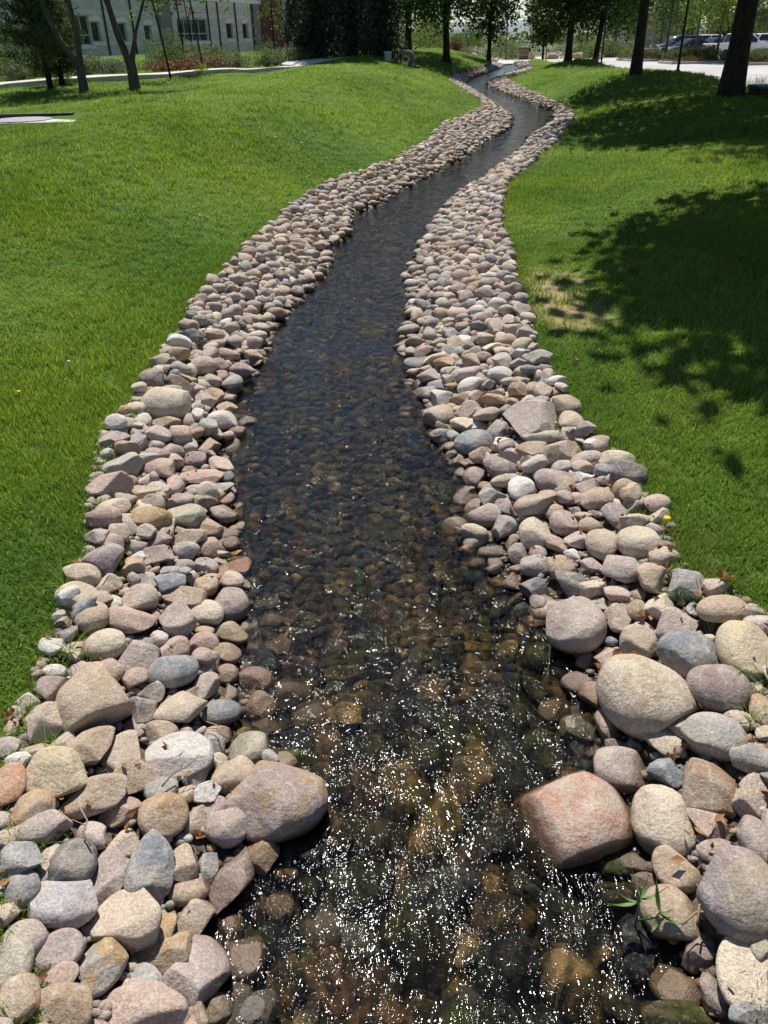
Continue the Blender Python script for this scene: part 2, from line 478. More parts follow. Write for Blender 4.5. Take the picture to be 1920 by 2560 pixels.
def make_water_mat():
    m, nt = new_mat('stream_water'); k = NT(nt)
    pos = k.n('ShaderNodeNewGeometry').outputs['Position']
    # the current drags the ripples along the stream
    v1 = k.vmath('MULTIPLY', pos, (1.0, 0.55, 1.0))
    warp = k.n('ShaderNodeTexNoise', inp={'Vector': v1, 'Scale': 5.0, 'Detail': 2.0}).outputs['Color']
    v2 = k.vmath('ADD', v1, k.vmath('SCALE', k.vmath('SUBTRACT', warp, (0.5, 0.5, 0.5)), 0.16))
    h1 = k.noise(v2, 26, 2, 0.5)
    h2 = k.noise(v2, 7.5, 2, 0.5)
    h3 = k.noise(v2, 88, 1, 0.5)
    rid = k.math('ABSOLUTE', k.math('SUBTRACT', k.noise(v2, 15, 2, 0.5), 0.5))
    h = k.math('ADD', k.math('MULTIPLY', h1, 0.016), k.math('MULTIPLY', h2, 0.026))
    h = k.math('ADD', h, k.math('MULTIPLY', h3, 0.0100))
    h = k.math('SUBTRACT', h, k.math('MULTIPLY', rid, 0.012))
    # livelier where it runs over shallow stones
    liv = k.ramp(k.noise(k.vmath('MULTIPLY', pos, (1, 0.55, 1)), 4.2, 3, 0.6), 0.44, 0.68)
    h = k.math('MULTIPLY', h, k.math('ADD', 0.34, k.math('MULTIPLY', liv, 0.52)))
    nrm = k.bump(h, 1.0, 1.0)
    fr = k.n('ShaderNodeFresnel', inp={'IOR': 1.333, 'Normal': nrm})
    g1 = k.n('ShaderNodeBsdfGlossy', distribution='BECKMANN', inp={'Color': (1, 1, 1), 'Roughness': 0.075, 'Normal': nrm})
    g2 = k.n('ShaderNodeBsdfGlossy', inp={'Color': (1, 1, 1), 'Roughness': 0.15, 'Normal': nrm})
    gl = k.n('ShaderNodeMixShader', inp={0: 0.03}); nt.links.new(g1.outputs[0], gl.inputs[1]); nt.links.new(g2.outputs[0], gl.inputs[2])
    tp = k.n('ShaderNodeBsdfTransparent', inp={'Color': (0.86, 0.85, 0.79)})
    rf = k.n('ShaderNodeBsdfRefraction', inp={'Color': (0.86, 0.85, 0.79), 'Roughness': 0.0, 'IOR': 1.333, 'Normal': k.bump(h, 0.35, 1.0)})
    tr = k.n('ShaderNodeMixShader', inp={0: 0.35}); nt.links.new(tp.outputs[0], tr.inputs[1]); nt.links.new(rf.outputs[0], tr.inputs[2])
    mx = k.n('ShaderNodeMixShader', inp={0: fr.outputs[0]})
    nt.links.new(tr.outputs[0], mx.inputs[1]); nt.links.new(gl.outputs[0], mx.inputs[2])
    k.out(mx.outputs[0]); return m
M_WATER = make_water_mat()
strip('stream_water', lambda Y: xe(E_IL, Y) - 0.30, lambda Y: xe(E_IR, Y) + 0.30, 8, M_WATER, 0.0, zf=lambda X, Y: zw(Y))

# ------------------------------------------------------------------ stones
ICO = {}
def ico(n):
    if n not in ICO:
        bm = bmesh.new(); bmesh.ops.create_icosphere(bm, subdivisions=n, radius=1)
        bm.verts.ensure_lookup_table()
        ICO[n] = (np.array([v.co[:] for v in bm.verts]), np.array([[v.index for v in f.verts] for f in bm.faces], np.int32)); bm.free()
    return ICO[n]
def stone_shape(n, kind, seed):
    """unit half-extents; kind R rounded, A angular, F flat slab, P rough"""
    V, F = ico(n)
    r = np.random.default_rng(seed)
    V = V.copy()
    if kind == 'B':
        for nr, d in (((-.78, -.42, .30), .64), ((.42, -.82, -.10), .56), ((-.05, .1, 1), .88), ((-.5, .75, .45), .74)):
            nr = np.array(nr) / np.linalg.norm(nr)
            V -= np.outer(np.maximum(V @ nr - d, 0) * 0.72, nr)
        V *= (1 + 0.05 * wave_noise(V, seed + 1, 1.8) + 0.02 * wave_noise(V, seed + 2, 5) + 0.01 * wave_noise(V, seed + 3, 11, 14))[:, None]
    elif kind in 'AFP':
        for _ in range(r.integers(9, 14) if kind == 'A' else r.integers(6, 10)):
            nr = r.normal(size=3); nr /= np.linalg.norm(nr)
            if kind == 'F': nr[2] *= 2.2; nr /= np.linalg.norm(nr)
            d = r.uniform(0.44, 0.80)
            t = np.maximum(V @ nr - d, 0)
            V -= np.outer(t * 0.985, nr)
        V *= (1 + 0.04 * wave_noise(V, seed + 1, 2.2))[:, None]
        if n >= 4: V *= (1 + 0.016 * wave_noise(V, seed + 2, 9, 14) + (0.05 * wave_noise(V, seed + 5, 6, 14) if kind == 'P' else 0))[:, None]
    else:
        e = r.uniform(0.82, 1.0)
        V = np.sign(V) * np.abs(V) ** e
        for _ in range(r.integers(3, 7)):
            nr = r.normal(size=3); nr /= np.linalg.norm(nr)
            d = r.uniform(0.58, 0.88)
            t = np.maximum(V @ nr - d, 0)
            V -= np.outer(t * r.uniform(0.72, 0.97), nr)
        V *= (1 + 0.10 * wave_noise(V, seed + 1, 1.4) + 0.03 * wave_noise(V, seed + 2, 3.6))[:, None]
        if n >= 4: V *= (1 + 0.011 * wave_noise(V, seed + 3, 9, 14))[:, None]
    lo, hi = V.min(0), V.max(0)
    return (V - (lo + hi) / 2) / ((hi - lo) / 2), F
PAL = {'cream': (.44, .37, .27), 'beige': (.37, .29, .215), 'tan': (.31, .225, .145), 'ochre': (.32, .205, .09), 'yellow': (.43, .35, .20), 'pinkgrey': (.31, .25, .225),
       'mauve': (.225, .172, .162), 'purple': (.20, .158, .165), 'rose': (.335, .225, .18), 'orange': (.42, .20, .105), 'grey': (.25, .235, .215), 'bluegrey': (.155, .175, .195),
       'dark': (.085, .085, .088), 'white': (.47, .45, .42), 'brown': (.20, .125, .07), 'olive': (.28, .265, .19), 'violet': (.30, .275, .285)}
for _k in PAL: _l = sum(PAL[_k]) / 3; PAL[_k] = tuple(1.14 * (x * 0.86 + _l * 0.14) for x in PAL[_k])
WORD = {'cream': 'cream', 'beige': 'beige', 'tan': 'tan', 'ochre': 'ochre', 'yellow': 'pale yellow', 'pinkgrey': 'pinkish grey', 'mauve': 'mauve', 'purple': 'purple', 'rose': 'rose-brown',
        'orange': 'orange', 'grey': 'grey', 'bluegrey': 'blue-grey', 'dark': 'charcoal', 'white': 'whitish', 'brown': 'brown', 'olive': 'olive-grey', 'violet': 'pale violet'}
# region, cx, cy, w, h, tilt in the picture, colour, shape, label (None: worded from its neighbours)
HAND = [
 (1,455,90,170,130,0,'cream','R','cream oval cobble with a dimple, lowest by the left lawn corner'), (1,600,145,180,170,0,'pinkgrey','A',0), (1,755,115,125,110,0,'rose','R',0), (1,880,90,125,100,0,'rose','R',0),
 (1,745,200,215,160,0,'bluegrey','R','large dark blue-grey oval cobble flecked with white on the left bank'), (1,990,40,160,90,-10,'cream','A',0), (1,970,130,145,95,0,'tan','R',0), (1,1190,105,130,100,20,'brown','A',0),
 (1,225,100,110,90,20,'white','A',0), (1,320,120,95,120,0,'tan','A',0), (1,235,205,105,60,0,'white','R',0), (1,350,210,90,100,40,'pinkgrey','R',0), (1,225,285,150,110,0,'mauve','A',0),
 (1,420,330,330,290,0,'tan','P','big rough pitted tan boulder at the left lawn corner'), (1,115,335,110,70,10,'cream','A',0), (1,185,420,175,170,0,'beige','A',0), (1,580,240,120,90,0,'rose','A',0), (1,655,290,110,90,0,'grey','A',0),
 (1,610,365,150,150,-20,'dark','A',0), (1,785,375,200,155,0,'beige','A',0), (1,890,275,110,120,0,'pinkgrey','R',0), (1,980,220,100,75,0,'tan','R',0), (1,1100,245,160,120,0,'rose','R',0),
 (1,1265,305,170,130,50,'rose','R','curved rose-brown cobble half in the water at the left bank'), (1,1120,355,155,120,0,'tan','R',0), (1,960,385,165,110,0,'bluegrey','R',0), (1,830,310,90,90,0,'tan','A',0),
 (1,1335,410,160,120,10,'rose','R','wet rose cobble with white top standing alone in water'), (1,1150,455,110,90,20,'rose','A',0), (1,690,475,150,100,0,'tan','R',0), (1,930,480,130,75,0,'beige','A',0),
 (1,1070,545,180,140,0,'olive','R',0), (1,395,535,185,210,-20,'tan','A',0), (1,530,560,160,210,0,'beige','F',0), (1,775,565,270,200,28,'white','F','flat whitish slab tilted like a kite on the left bank'),
 (1,150,560,160,100,0,'tan','A',0), (1,275,520,100,110,0,'beige','A',0), (1,75,610,110,85,0,'white','A',0), (1,40,700,140,170,0,'orange','R','smooth orange cobble at the left picture edge'),
 (1,240,660,290,190,-8,'yellow','A','big pale yellow stone beside the orange cobble'), (1,590,650,200,170,0,'tan','A',0), (1,400,750,290,150,15,'tan','A','long tan loaf-shaped stone below the pale yellow one'),
 (1,130,810,200,140,20,'ochre','R',0), (1,175,880,245,125,15,'pinkgrey','R',0), (1,520,810,180,100,20,'rose','A',0), (1,710,830,200,175,0,'ochre','R','plump ochre cobble in the middle of the left stones'),
 (1,680,720,160,110,0,'grey','A',0), (1,850,640,110,130,0,'dark','A',0), (1,890,730,125,100,0,'white','A',0), (1,1010,655,185,155,0,'tan','R',0),
 (1,1200,760,400,320,35,'mauve','R','largest mauve and tan boulder at the left water edge'), (1,980,870,180,170,0,'mauve','R',0), (1,1130,985,155,165,0,'ochre','A','pointed ochre stone at the foot of the mauve boulder'),
 (1,1000,1100,310,160,78,'mauve','A','upright mauve-grey stone shaped like a shield by the water'), (1,850,845,100,120,0,'beige','A',0), (1,920,790,130,90,20,'mauve','F',0), (1,80,1020,190,170,30,'bluegrey','A',0),
 (1,215,1040,110,150,0,'beige','A',0), (1,310,1035,225,180,0,'dark','R',0), (1,480,1090,150,220,0,'pinkgrey','A',0), (1,650,1060,200,280,0,'bluegrey','A','tall broken blue-grey block among the left stones'), (1,795,1040,140,140,0,'tan','A',0),
 (1,895,1060,90,200,0,'bluegrey','A',0), (1,810,1155,165,120,20,'tan','R',0), (1,95,1150,150,130,40,'bluegrey','R',0), (1,270,1205,290,200,0,'violet','A','pale mauve stone with a flat cut front'),
 (1,20,1250,120,110,0,'beige','A',0), (1,550,1275,290,240,20,'beige','A','big beige angular stone leaning above the ochre chips'), (1,700,1330,170,130,60,'ochre','A',0), (1,695,1430,250,160,10,'ochre','A',0), (1,840,1275,170,170,0,'beige','A',0),
 (1,1000,1330,110,150,0,'brown','A',0), (1,1210,1230,130,110,80,'rose','R','small rose cobble standing upright in the stream'), (1,1405,1310,190,180,0,'grey','R','round grey-green cobble in the stream at the lower left'),
 (1,105,1365,180,150,-15,'pinkgrey','R',0), (1,250,1420,210,150,20,'pinkgrey','R',0), (1,60,1460,160,230,0,'olive','R','smooth olive-grey stone at the lower left picture edge'), (1,445,1455,190,270,0,'grey','A','tall grey stone with rusty ochre patches'),
 (1,850,1500,280,300,10,'pinkgrey','F','broad pinkish grey slab with a raised ridge'), (1,80,1620,170,180,0,'tan','R',0), (1,610,1560,190,150,-50,'bluegrey','F',0), (1,260,1550,150,140,0,'rose','A',0),
 (1,265,1665,310,180,0,'tan','R','wide tan boulder on the bottom picture edge'), (1,610,1665,390,200,0,'rose','R','widest pinkish boulder on the bottom picture edge'), (1,835,1700,130,110,0,'rose','A',0),
 (1,935,1660,130,120,60,'olive','R',0), (1,1030,1600,110,100,30,'grey','R',0), (1,1100,1690,220,170,15,'bluegrey','R','blue-grey boulder at the water on the bottom edge'), (1,1060,1460,170,180,0,'pinkgrey','R',0),
 (2,1110,90,170,145,0,'beige','R',0), (2,1265,40,190,90,0,'pinkgrey','A',0), (2,1320,130,260,190,10,'bluegrey','R','large blue-grey oval boulder on the right bank'),
 (2,1560,110,220,250,0,'yellow','R','large pale yellow boulder at the right picture edge'), (2,1130,305,370,330,15,'cream','R','biggest smooth cream boulder on the right bank'), (2,1450,275,260,195,0,'mauve','R','smooth mauve cobble right of the cream boulder'),
 (2,975,150,110,120,30,'rose','A',0), (2,1010,205,120,120,40,'mauve','A',0), (2,910,315,130,140,0,'rose','R','pitted rose cobble touching the cream boulder'), (2,830,260,130,100,20,'mauve','R',0), (2,970,440,120,150,0,'rose','R',0),
 (2,735,385,140,100,15,'brown','R',0), (2,830,460,150,110,-25,'white','A','wet white-streaked stone lying in the right shallows'), (2,1275,445,165,155,0,'grey','P',0), (2,1430,490,250,190,0,'grey','R',0), (2,1590,575,180,180,0,'grey','A',0),
 (2,1640,380,110,200,0,'ochre','R','brownish ochre stone cut by the right picture edge'), (2,1210,520,170,120,-25,'beige','A',0), (2,1020,635,235,175,0,'pinkgrey','R',0), (2,1215,635,145,150,0,'bluegrey','A','small cracked blue-grey cube-like cobble on the right'),
 (2,1395,700,235,240,0,'brown','P','rough crumbly brown-pink stone on the right'), (2,1205,860,255,280,0,'cream','R',0), (2,1405,860,130,170,20,'rose','A',0), (2,1585,750,150,180,0,'beige','A',0), (2,1610,930,140,180,0,'mauve','R',0),
 (2,805,900,490,430,-12,'rose','B','huge rose and cream boulder standing in the stream'), (2,1260,1055,180,190,0,'tan','R',0), (2,1235,1250,240,220,0,'tan','R','rusty tan boulder behind the green weed'),
 (2,1540,1180,350,330,0,'purple','R','big purple boulder mottled with yellow lichen'), (2,1360,1415,170,130,0,'mauve','A',0), (2,1550,1500,210,290,-15,'cream','F','upright cream slab at the lower right'), (2,1425,1600,110,230,10,'pinkgrey','A',0),
 (2,1640,1370,120,200,-20,'olive','R',0), (2,1590,1680,230,140,15,'bluegrey','A',0), (2,1130,1130,110,90,0,'brown','R',0), (2,915,565,90,55,0,'olive','R',0), (2,1000,545,90,80,0,'grey','A',0), (2,1260,1590,200,200,0,'brown','R',0), (2,1455,985,190,100,0,'mauve','F',0),
 (4,825,1220,250,240,0,'pinkgrey','R','big pinkish grey boulder with one cut side at the water'),
 (3,715,255,205,150,-15,'cream','R','largest cream boulder on the left bank halfway up'), (3,960,335,140,90,0,'white','R',0), (3,1070,348,85,65,0,'dark','R',0), (3,1015,380,95,65,0,'tan','R',0), (3,585,280,95,55,0,'cream','R',0), (3,617,335,75,75,0,'white','R',0), (3,705,345,120,75,-30,'tan','A',0),
 (3,490,425,130,80,0,'mauve','A',0), (3,580,425,100,80,-20,'violet','A',0), (3,525,530,130,130,-20,'grey','P','rough grey broken stone beside the left lawn'), (3,470,610,190,120,0,'rose','A','wide rose-cream wedge of stone at the left grass edge'), (3,905,445,100,95,0,'tan','A',0), (3,845,505,100,75,0,'mauve','R',0),
 (3,740,470,100,80,-20,'mauve','A',0), (3,690,545,150,95,-20,'rose','P','crumbled red-brown stone among pale cobbles'), (3,870,580,180,90,0,'rose','F',0), (3,755,615,80,85,0,'rose','R',0), (3,805,750,160,95,0,'olive','A','square-cut olive-grey block on the left bank'), (3,485,710,150,70,15,'cream','R',0), (3,620,650,130,65,-15,'tan','A',0), (3,780,675,110,60,10,'pinkgrey','R',0),
 (3,445,935,165,130,0,'purple','R','dusty purple boulder near the left grass edge'), (3,800,895,120,80,0,'grey','R',0), (3,685,915,145,85,0,'mauve','A',0), (3,565,960,120,100,20,'ochre','A',0), (3,355,1000,150,105,15,'beige','A',0), (3,450,1050,135,95,0,'cream','A',0), (3,730,1040,140,100,0,'bluegrey','A',0),
 (3,610,1105,150,120,0,'beige','R',0), (3,800,1100,200,90,-12,'tan','R','long tan oval cobble on the left bank'), (3,990,1130,165,140,0,'mauve','R',0), (3,895,1175,140,110,35,'cream','R',0), (3,560,1195,200,130,-10,'rose','A',0), (3,770,1195,170,140,0,'pinkgrey','A',0), (3,915,885,115,85,0,'rose','R',0), (3,910,795,110,95,0,'tan','A',0), (3,960,735,140,85,-15,'pinkgrey','A',0),
 (3,1040,970,105,80,20,'orange','A',0), (3,1150,1130,140,70,0,'dark','R','dark wet cobble out in the stream beside the left bank'), (3,1175,1205,130,80,15,'brown','R',0), (3,990,830,100,70,25,'pinkgrey','R',0), (3,890,960,110,65,-15,'grey','R',0), (3,795,960,90,55,0,'mauve','R',0), (3,885,1050,110,85,0,'ochre','R',0),
 (4,650,335,220,170,15,'pinkgrey','A','large flat-topped pale pink boulder on the right bank'), (4,395,425,180,100,0,'bluegrey','R','long dark blue-grey cobble at the right waterline'), (4,490,365,95,105,0,'grey','R',0), (4,235,315,135,110,0,'beige','R',0), (4,775,460,170,110,10,'rose','A',0), (4,505,535,150,115,20,'mauve','R',0), (4,690,405,190,70,0,'olive','R',0),
 (4,395,580,105,110,0,'mauve','R',0), (4,640,465,150,70,15,'tan','P',0), (4,1010,505,155,90,0,'cream','R',0), (4,785,265,105,95,0,'tan','R',0), (4,810,335,100,110,0,'beige','R',0), (4,735,600,170,110,0,'mauve','R',0), (4,775,620,100,95,-30,'tan','R',0), (4,710,665,85,80,0,'tan','R',0), (4,775,775,115,100,0,'mauve','R',0),
 (4,655,820,140,130,0,'cream','R',0), (4,925,670,140,100,0,'tan','R',0), (4,995,740,110,120,0,'purple','A',0), (4,1070,760,140,100,15,'beige','A',0), (4,950,870,145,140,0,'beige','R',0), (4,1105,860,185,130,-15,'cream','R','cream boulder with slanting stripes near the yellow dandelion'), (4,315,795,125,85,0,'rose','R','rounded rose-brown cobble in the shallows of the right bank'),
 (4,525,790,120,100,0,'grey','A',0), (4,755,870,100,110,0,'rose','R',0), (4,655,960,140,90,10,'grey','R',0), (4,765,965,110,100,0,'tan','R',0), (4,1030,975,170,120,0,'pinkgrey','A',0), (4,1155,1010,140,130,10,'tan','A',0), (4,1300,1030,160,140,0,'grey','A',0), (4,805,1030,120,140,0,'dark','R',0),
 (4,910,1050,140,95,0,'beige','A',0), (4,650,1055,130,80,0,'bluegrey','A',0), (4,555,1035,95,75,0,'rose','A',0), (4,1210,920,130,80,0,'beige','R',0), (4,1185,745,100,80,-20,'cream','A',0), (4,1465,1150,220,120,10,'tan','R','wide tan boulder under grass blades on the right'), (4,1270,1220,190,130,0,'pinkgrey','A',0),
 (4,1010,1180,130,140,-30,'beige','A',0), (4,1090,1150,90,90,0,'tan','R',0), (4,1195,1140,140,130,0,'cream','A',0), (4,435,745,135,100,15,'pinkgrey','R',0), (4,1180,690,110,80,0,'rose','R',0), (4,845,850,130,80,0,'pinkgrey','A',0), (4,470,900,120,55,0,'grey','R',0), (4,400,950,80,55,0,'beige','R',0), (4,480,950,65,65,0,'grey','R',0), (4,580,910,90,80,0,'mauve','R',0),
]
REG = {1: (0, 1560), 2: (960, 1560), 3: (0, 860), 4: (960, 860)}
SZ = 0.5787
PATCH = {'big purple boulder mottled with yellow lichen': ((.34, .285, .20), .7), 'largest mauve and tan boulder at the left water edge': ((.36, .26, .17), .9), 'huge rose and cream boulder standing in the stream': ((.43, .36, .29), .75),
         'tall grey stone with rusty ochre patches': ((.42, .27, .12), .8), 'large dark blue-grey oval cobble flecked with white on the left bank': ((.35, .35, .35), .35), 'biggest smooth cream boulder on the right bank': ((.36, .27, .17), .6),
         'wet rose cobble with white top standing alone in water': ((.5, .44, .38), .7), 'wet white-streaked stone lying in the right shallows': ((.12, .11, .10), .8)}
stones = []      # every stone placed: x, y, r (for packing)
ALL_NAMED = []   # (object, px, py, pixel size, words)
def place_stone(px, py, wpx, hpx, ang):
    zc = 0.12
    for _ in range(5):
        P = on_plane(px, py, zc, 0.008)
        _, _, dep = project(*P)
        ppm = FPX / dep
        a = wpx / ppm / 2; v = hpx / ppm / 2
        al = math.asin(min(1, max(0.05, (CAM_H - P[2]) / math.sqrt(P[0] ** 2 + P[1] ** 2 + (CAM_H - P[2]) ** 2))))
        b = v / math.sqrt(math.sin(al) ** 2 + (0.66 * math.cos(al)) ** 2)
        b = min(b, a * 1.6)
        c = 0.66 * min(b, a * 1.05)
        zc = float(H(P[0], P[1])) + 0.55 * c - zw(P[1])
    return P, a, b, c
for i, (rg, cx, cy, w, h, ang, colr, shp, lab) in enumerate(HAND):
    px, py = REG[rg][0] + cx * SZ, REG[rg][1] + cy * SZ
    P, a, b, c = place_stone(px, py, w * SZ * 1.06, h * SZ * 1.06, ang)
    if lab and lab.startswith('huge'): c *= 1.15; P[2] += 0.03
    U, F = stone_shape(5 if a > 0.13 else 4, shp, 100 + i)
    if shp == 'F': c *= 0.62
    V = U * (a, b, c)
    me = mesh('stone', V, F, M_STONE)
    big = a > 0.15
    o = link('boulder' if big else 'cobble', me, None, tuple(P), (random.uniform(-.12, .12) + 0.06, random.uniform(-.12, .12), R_(ang) + (0 if ang else random.uniform(-.25, .25))))
    col = np.array(PAL[colr]) * random.uniform(0.9, 1.1)
    o.color = (*np.minimum(col * 1.12, .62), 1)
    o['patch'] = [0.4, 0.33, 0.26]; o['patch_amount'] = random.choice((0.0, 0.0, 0.25, 0.4))
    if shp == 'B': o.color = (.40, .235, .175, 1)
    if lab in PATCH: o['patch'] = list(PATCH[lab][0]); o['patch_amount'] = PATCH[lab][1]
    stones.append((P[0], P[1], (a + b) / 2))
    ALL_NAMED.append([o, px, py, w * SZ, colr, shp, lab or None, big])

# the rest of both banks, packed round the ones above
def pack(region, n_try, size, existing, gap, seed):
    r = np.random.default_rng(seed)
    cell = 0.35; grid = {}
    def key(x, y): return (int(math.floor(x / cell)), int(math.floor(y / cell)))
    for (x, y, q) in existing: grid.setdefault(key(x, y), []).append((x, y, q))
    X, Y, Q = region(r, n_try, size)
    o = np.argsort(-Q * (1 + 1.1 * r.random(len(Q)))); out = []
    for j in o:
        x, y, q = X[j], Y[j], Q[j]; kx, ky = key(x, y); ok = True
        for u in (-1, 0, 1):
            for v in (-1, 0, 1):
                for (x2, y2, q2) in grid.get((kx + u, ky + v), ()):
                    if (x - x2) ** 2 + (y - y2) ** 2 < (gap * (q + q2)) ** 2: ok = False; break
                if not ok: break
            if not ok: break
        if ok: grid.setdefault((kx, ky), []).append((x, y, q)); out.append((x, y, q))
    return out
def bank_region(side):
    def f(r, n, size):
        Y = np.where(r.random(n) < 0.4, r.uniform(0.4, 14, n), r.uniform(0.4, 69, n))
        t = r.uniform(-0.04, 1.0, n)
        ei, eo = (E_IL, E_OL) if side < 0 else (E_IR, E_OR)
        q = np.clip(r.lognormal(math.log(size), 0.30, n), size * 0.5, size * 1.55)
        a, b = xe(ei, Y) + side * q * 0.55, xe(eo, Y) - side * q * 0.75
        return a * (1 - t) + b * t, Y, q
    return f
PW = [('beige', .22), ('tan', .11), ('pinkgrey', .22), ('mauve', .10), ('grey', .10), ('bluegrey', .06), ('cream', .13), ('rose', .07), ('ochre', .02), ('white', .07), ('purple', .02), ('dark', .01)]
PN, PP = [p[0] for p in PW], np.array([p[1] for p in PW]); PP = PP / PP.sum()
fill = []
for side in (-1, 1):
    base = pack(bank_region(side), 76000, 0.049, stones, 0.80, 20 + side)
    top = pack(bank_region(side), 12000, 0.054, [s for s in stones], 0.95, 40 + side)
    fill += [(x, y, q, 0.0) for x, y, q in base] + [(x, y, q, 0.048) for x, y, q in top]
FX = np.array(fill)
zc = H(FX[:, 0], FX[:, 1]) + 0.30 * FX[:, 2] + FX[:, 3]
ppx, ppy, pdep = project_np(np.stack([FX[:, 0], FX[:, 1], zc], 1))
keep = (pdep > 0.3) & (ppx > -350) & (ppx < 2270) & (ppy < 2900)
FX, zc, ppx, ppy, pdep = FX[keep], zc[keep], ppx[keep], ppy[keep], pdep[keep]
inframe = (ppx > 5) & (ppx < 1915) & (ppy > 5) & (ppy < 2555)
psize = 2 * FX[:, 2] * FPX / pdep * inframe
n_more = 300 - len(HAND)
order = np.argsort(-psize)
single = set(order[:max(0, n_more)].tolist())
SH3 = [stone_shape(3, k, 900 + j) for j, k in enumerate('RARAARARRFAA')]
SH2 = [stone_shape(2, k, 950 + j) for j, k in enumerate('RARAARARRFAA')]
VV, FF, CC, off = [], [], [], 0
for i in range(len(FX)):
    x, y, q, up = FX[i]
    a, b, c = q * random.uniform(1.0, 1.4), q * random.uniform(0.8, 1.05), q * random.uniform(0.52, 0.8)
    kidx = random.randrange(12)
    colr = PN[rng.choice(len(PN), p=PP)]
    col = np.array(PAL[colr]) * 1.12 * random.uniform(0.8, 1.2)
    E = Euler((random.uniform(-.3, .3), random.uniform(-.3, .3), random.uniform(0, 6.28)))
    if i in single:
        shp = random.choice('RRRAA')
        U, F = stone_shape(4, shp, 3000 + i)
        o = link('cobble', mesh('stone', U * (a, b, c), F, M_STONE), None, (x, y, zc[i]), E)
        o.color = (*col, 1); o['patch'] = [0.4, 0.33, 0.26]; o['patch_amount'] = random.choice((0.0, 0.0, 0.3))
        ALL_NAMED.append([o, ppx[i], ppy[i], psize[i], colr, shp, None, False])
        continue
    U, F = (SH3 if pdep[i] < 6.5 else SH2)[kidx]
    V = (U * (a, b, c)) @ np.array(E.to_matrix()).T + (x, y, zc[i])
    VV.append(V); FF.append(F + off); off += len(V)
    CC.append(np.repeat([[*col, 1.0]], len(V), 0))
# grit between the cobbles, near the camera
gr_ = np.random.default_rng(55)
gU, gF = ico(1)
for side in (-1, 1):
    n = 3600; Yg = gr_.uniform(.6, 8.5, n); tg = gr_.uniform(.03, 1.0, n)
    ei, eo = (E_IL, E_OL) if side < 0 else (E_IR, E_OR)
    Xg = xe(ei, Yg) * (1 - tg) + xe(eo, Yg) * tg; Zg = H(Xg, Yg) + .008
    for j in range(n):
        q = gr_.uniform(.010, .026)
        V = gU * (q * gr_.uniform(.8, 1.4), q * gr_.uniform(.7, 1.1), q * gr_.uniform(.5, .9)) * gr_.uniform(.8, 1.2, (12, 1)) + (Xg[j], Yg[j], Zg[j])
        VV.append(V); FF.append(gF + off); off += 12
        CC.append(np.repeat([[*(np.array(PAL[PN[gr_.integers(0, len(PN))]]) * gr_.uniform(.6, 1.0)), 1.0]], 12, 0))
me = mesh('cobbles', np.concatenate(VV), np.concatenate(FF), M_STONE_V)
at = me.attributes.new('Col', 'FLOAT_COLOR', 'POINT'); at.data.foreach_set('color', np.concatenate(CC).astype(np.float32).ravel())
tag(link('bank_cobbles', me), 'many small pinkish cobbles heaped along both banks of the stream', 'cobbles', 'cobbles along the stream banks', 'stuff')

# bed of the stream: cobbles under the water
def bed_region(r, n, size):
    Y = np.where(r.random(n) < 0.62, r.uniform(0.4, 10, n), r.uniform(10, 40, n))
    t = r.uniform(-0.02, 1.02, n)
    X = xe(E_IL, Y) * (1 - t) + xe(E_IR, Y) * t
    sz = size * (0.62 + 0.75 * (1 - sstep(1.6, 3.2, Y)) + 0.5 * sstep(9, 14, Y))
    return X, Y, sz * np.clip(r.lognormal(0, 0.40, n), 0.5, 1.9)
hand_in = [s for s in stones]
bed = np.array(pack(bed_region, 60000, 0.044, hand_in, 0.74, 77))
bz = H(bed[:, 0], bed[:, 1]) + 0.25 * bed[:, 2]
bpx, bpy_, bdep = project_np(np.stack([bed[:, 0], bed[:, 1], bz], 1))
kp = (bpx > -300) & (bpx < 2200) & (bpy_ < 2900) & (bdep > 0.3)
bed, bz, bpx, bpy_, bdep = bed[kp], bz[kp], bpx[kp], bpy_[kp], bdep[kp]
bs = bed[:, 2] / bdep * ((bpx > 0) & (bpx < 1920) & (bpy_ < 2560))
bsingle = set(np.argsort(-bs)[:260].tolist())
BPAL = [(.20, .125, .045), (.09, .062, .028), (.050, .044, .026), (.036, .040, .024), (.22, .155, .08), (.030, .031, .032), (.10, .060, .034), (.060, .058, .050), (.035, .040, .040), (.05, .045, .02)]
def bed_stone_mat(name, source):
    m, nt = new_mat(name); k = NT(nt)
    tc = k.n('ShaderNodeNewGeometry').outputs['Position']
    col = k.n('ShaderNodeObjectInfo').outputs['Color'] if source == 'object' else k.n('ShaderNodeAttribute', attribute_name='Col').outputs['Color']
    a = k.noise(tc, 16, 5, 0.65, 0.5); b = k.noise(tc, 55, 4, 0.7)
    c = k.mix(k.ramp(a, 0.42, 0.64), k.mix(1.0, col, (0.20, 0.26, 0.27), 'MULTIPLY'), k.mix(1.0, col, (1.45, 1.35, 1.2), 'MULTIPLY'))
    c = k.mix(k.math('MULTIPLY', k.ramp(b, 0.55, 0.7), 0.6), c, (0.24, 0.16, 0.06))
    c = k.mix(k.math('MULTIPLY', k.ramp(k.noise(tc, 5, 3), 0.55, 0.68), 0.65), c, k.mix(b, (0.020, 0.030, 0.006), (0.090, 0.105, 0.02)))
    k.out(k.bsdf(c, 0.7, 0.1, k.bump(b, 0.7, 0.012))); return m
M_BEDSTONE, M_BEDSTONE_V = bed_stone_mat('bed_stone', 'object'), bed_stone_mat('bed_stone_many', 'attribute')
bm_shared = [mesh('bed_stone', U, F, M_BEDSTONE) for U, F in SH3]
VV, FF, CC, off = [], [], [], 0
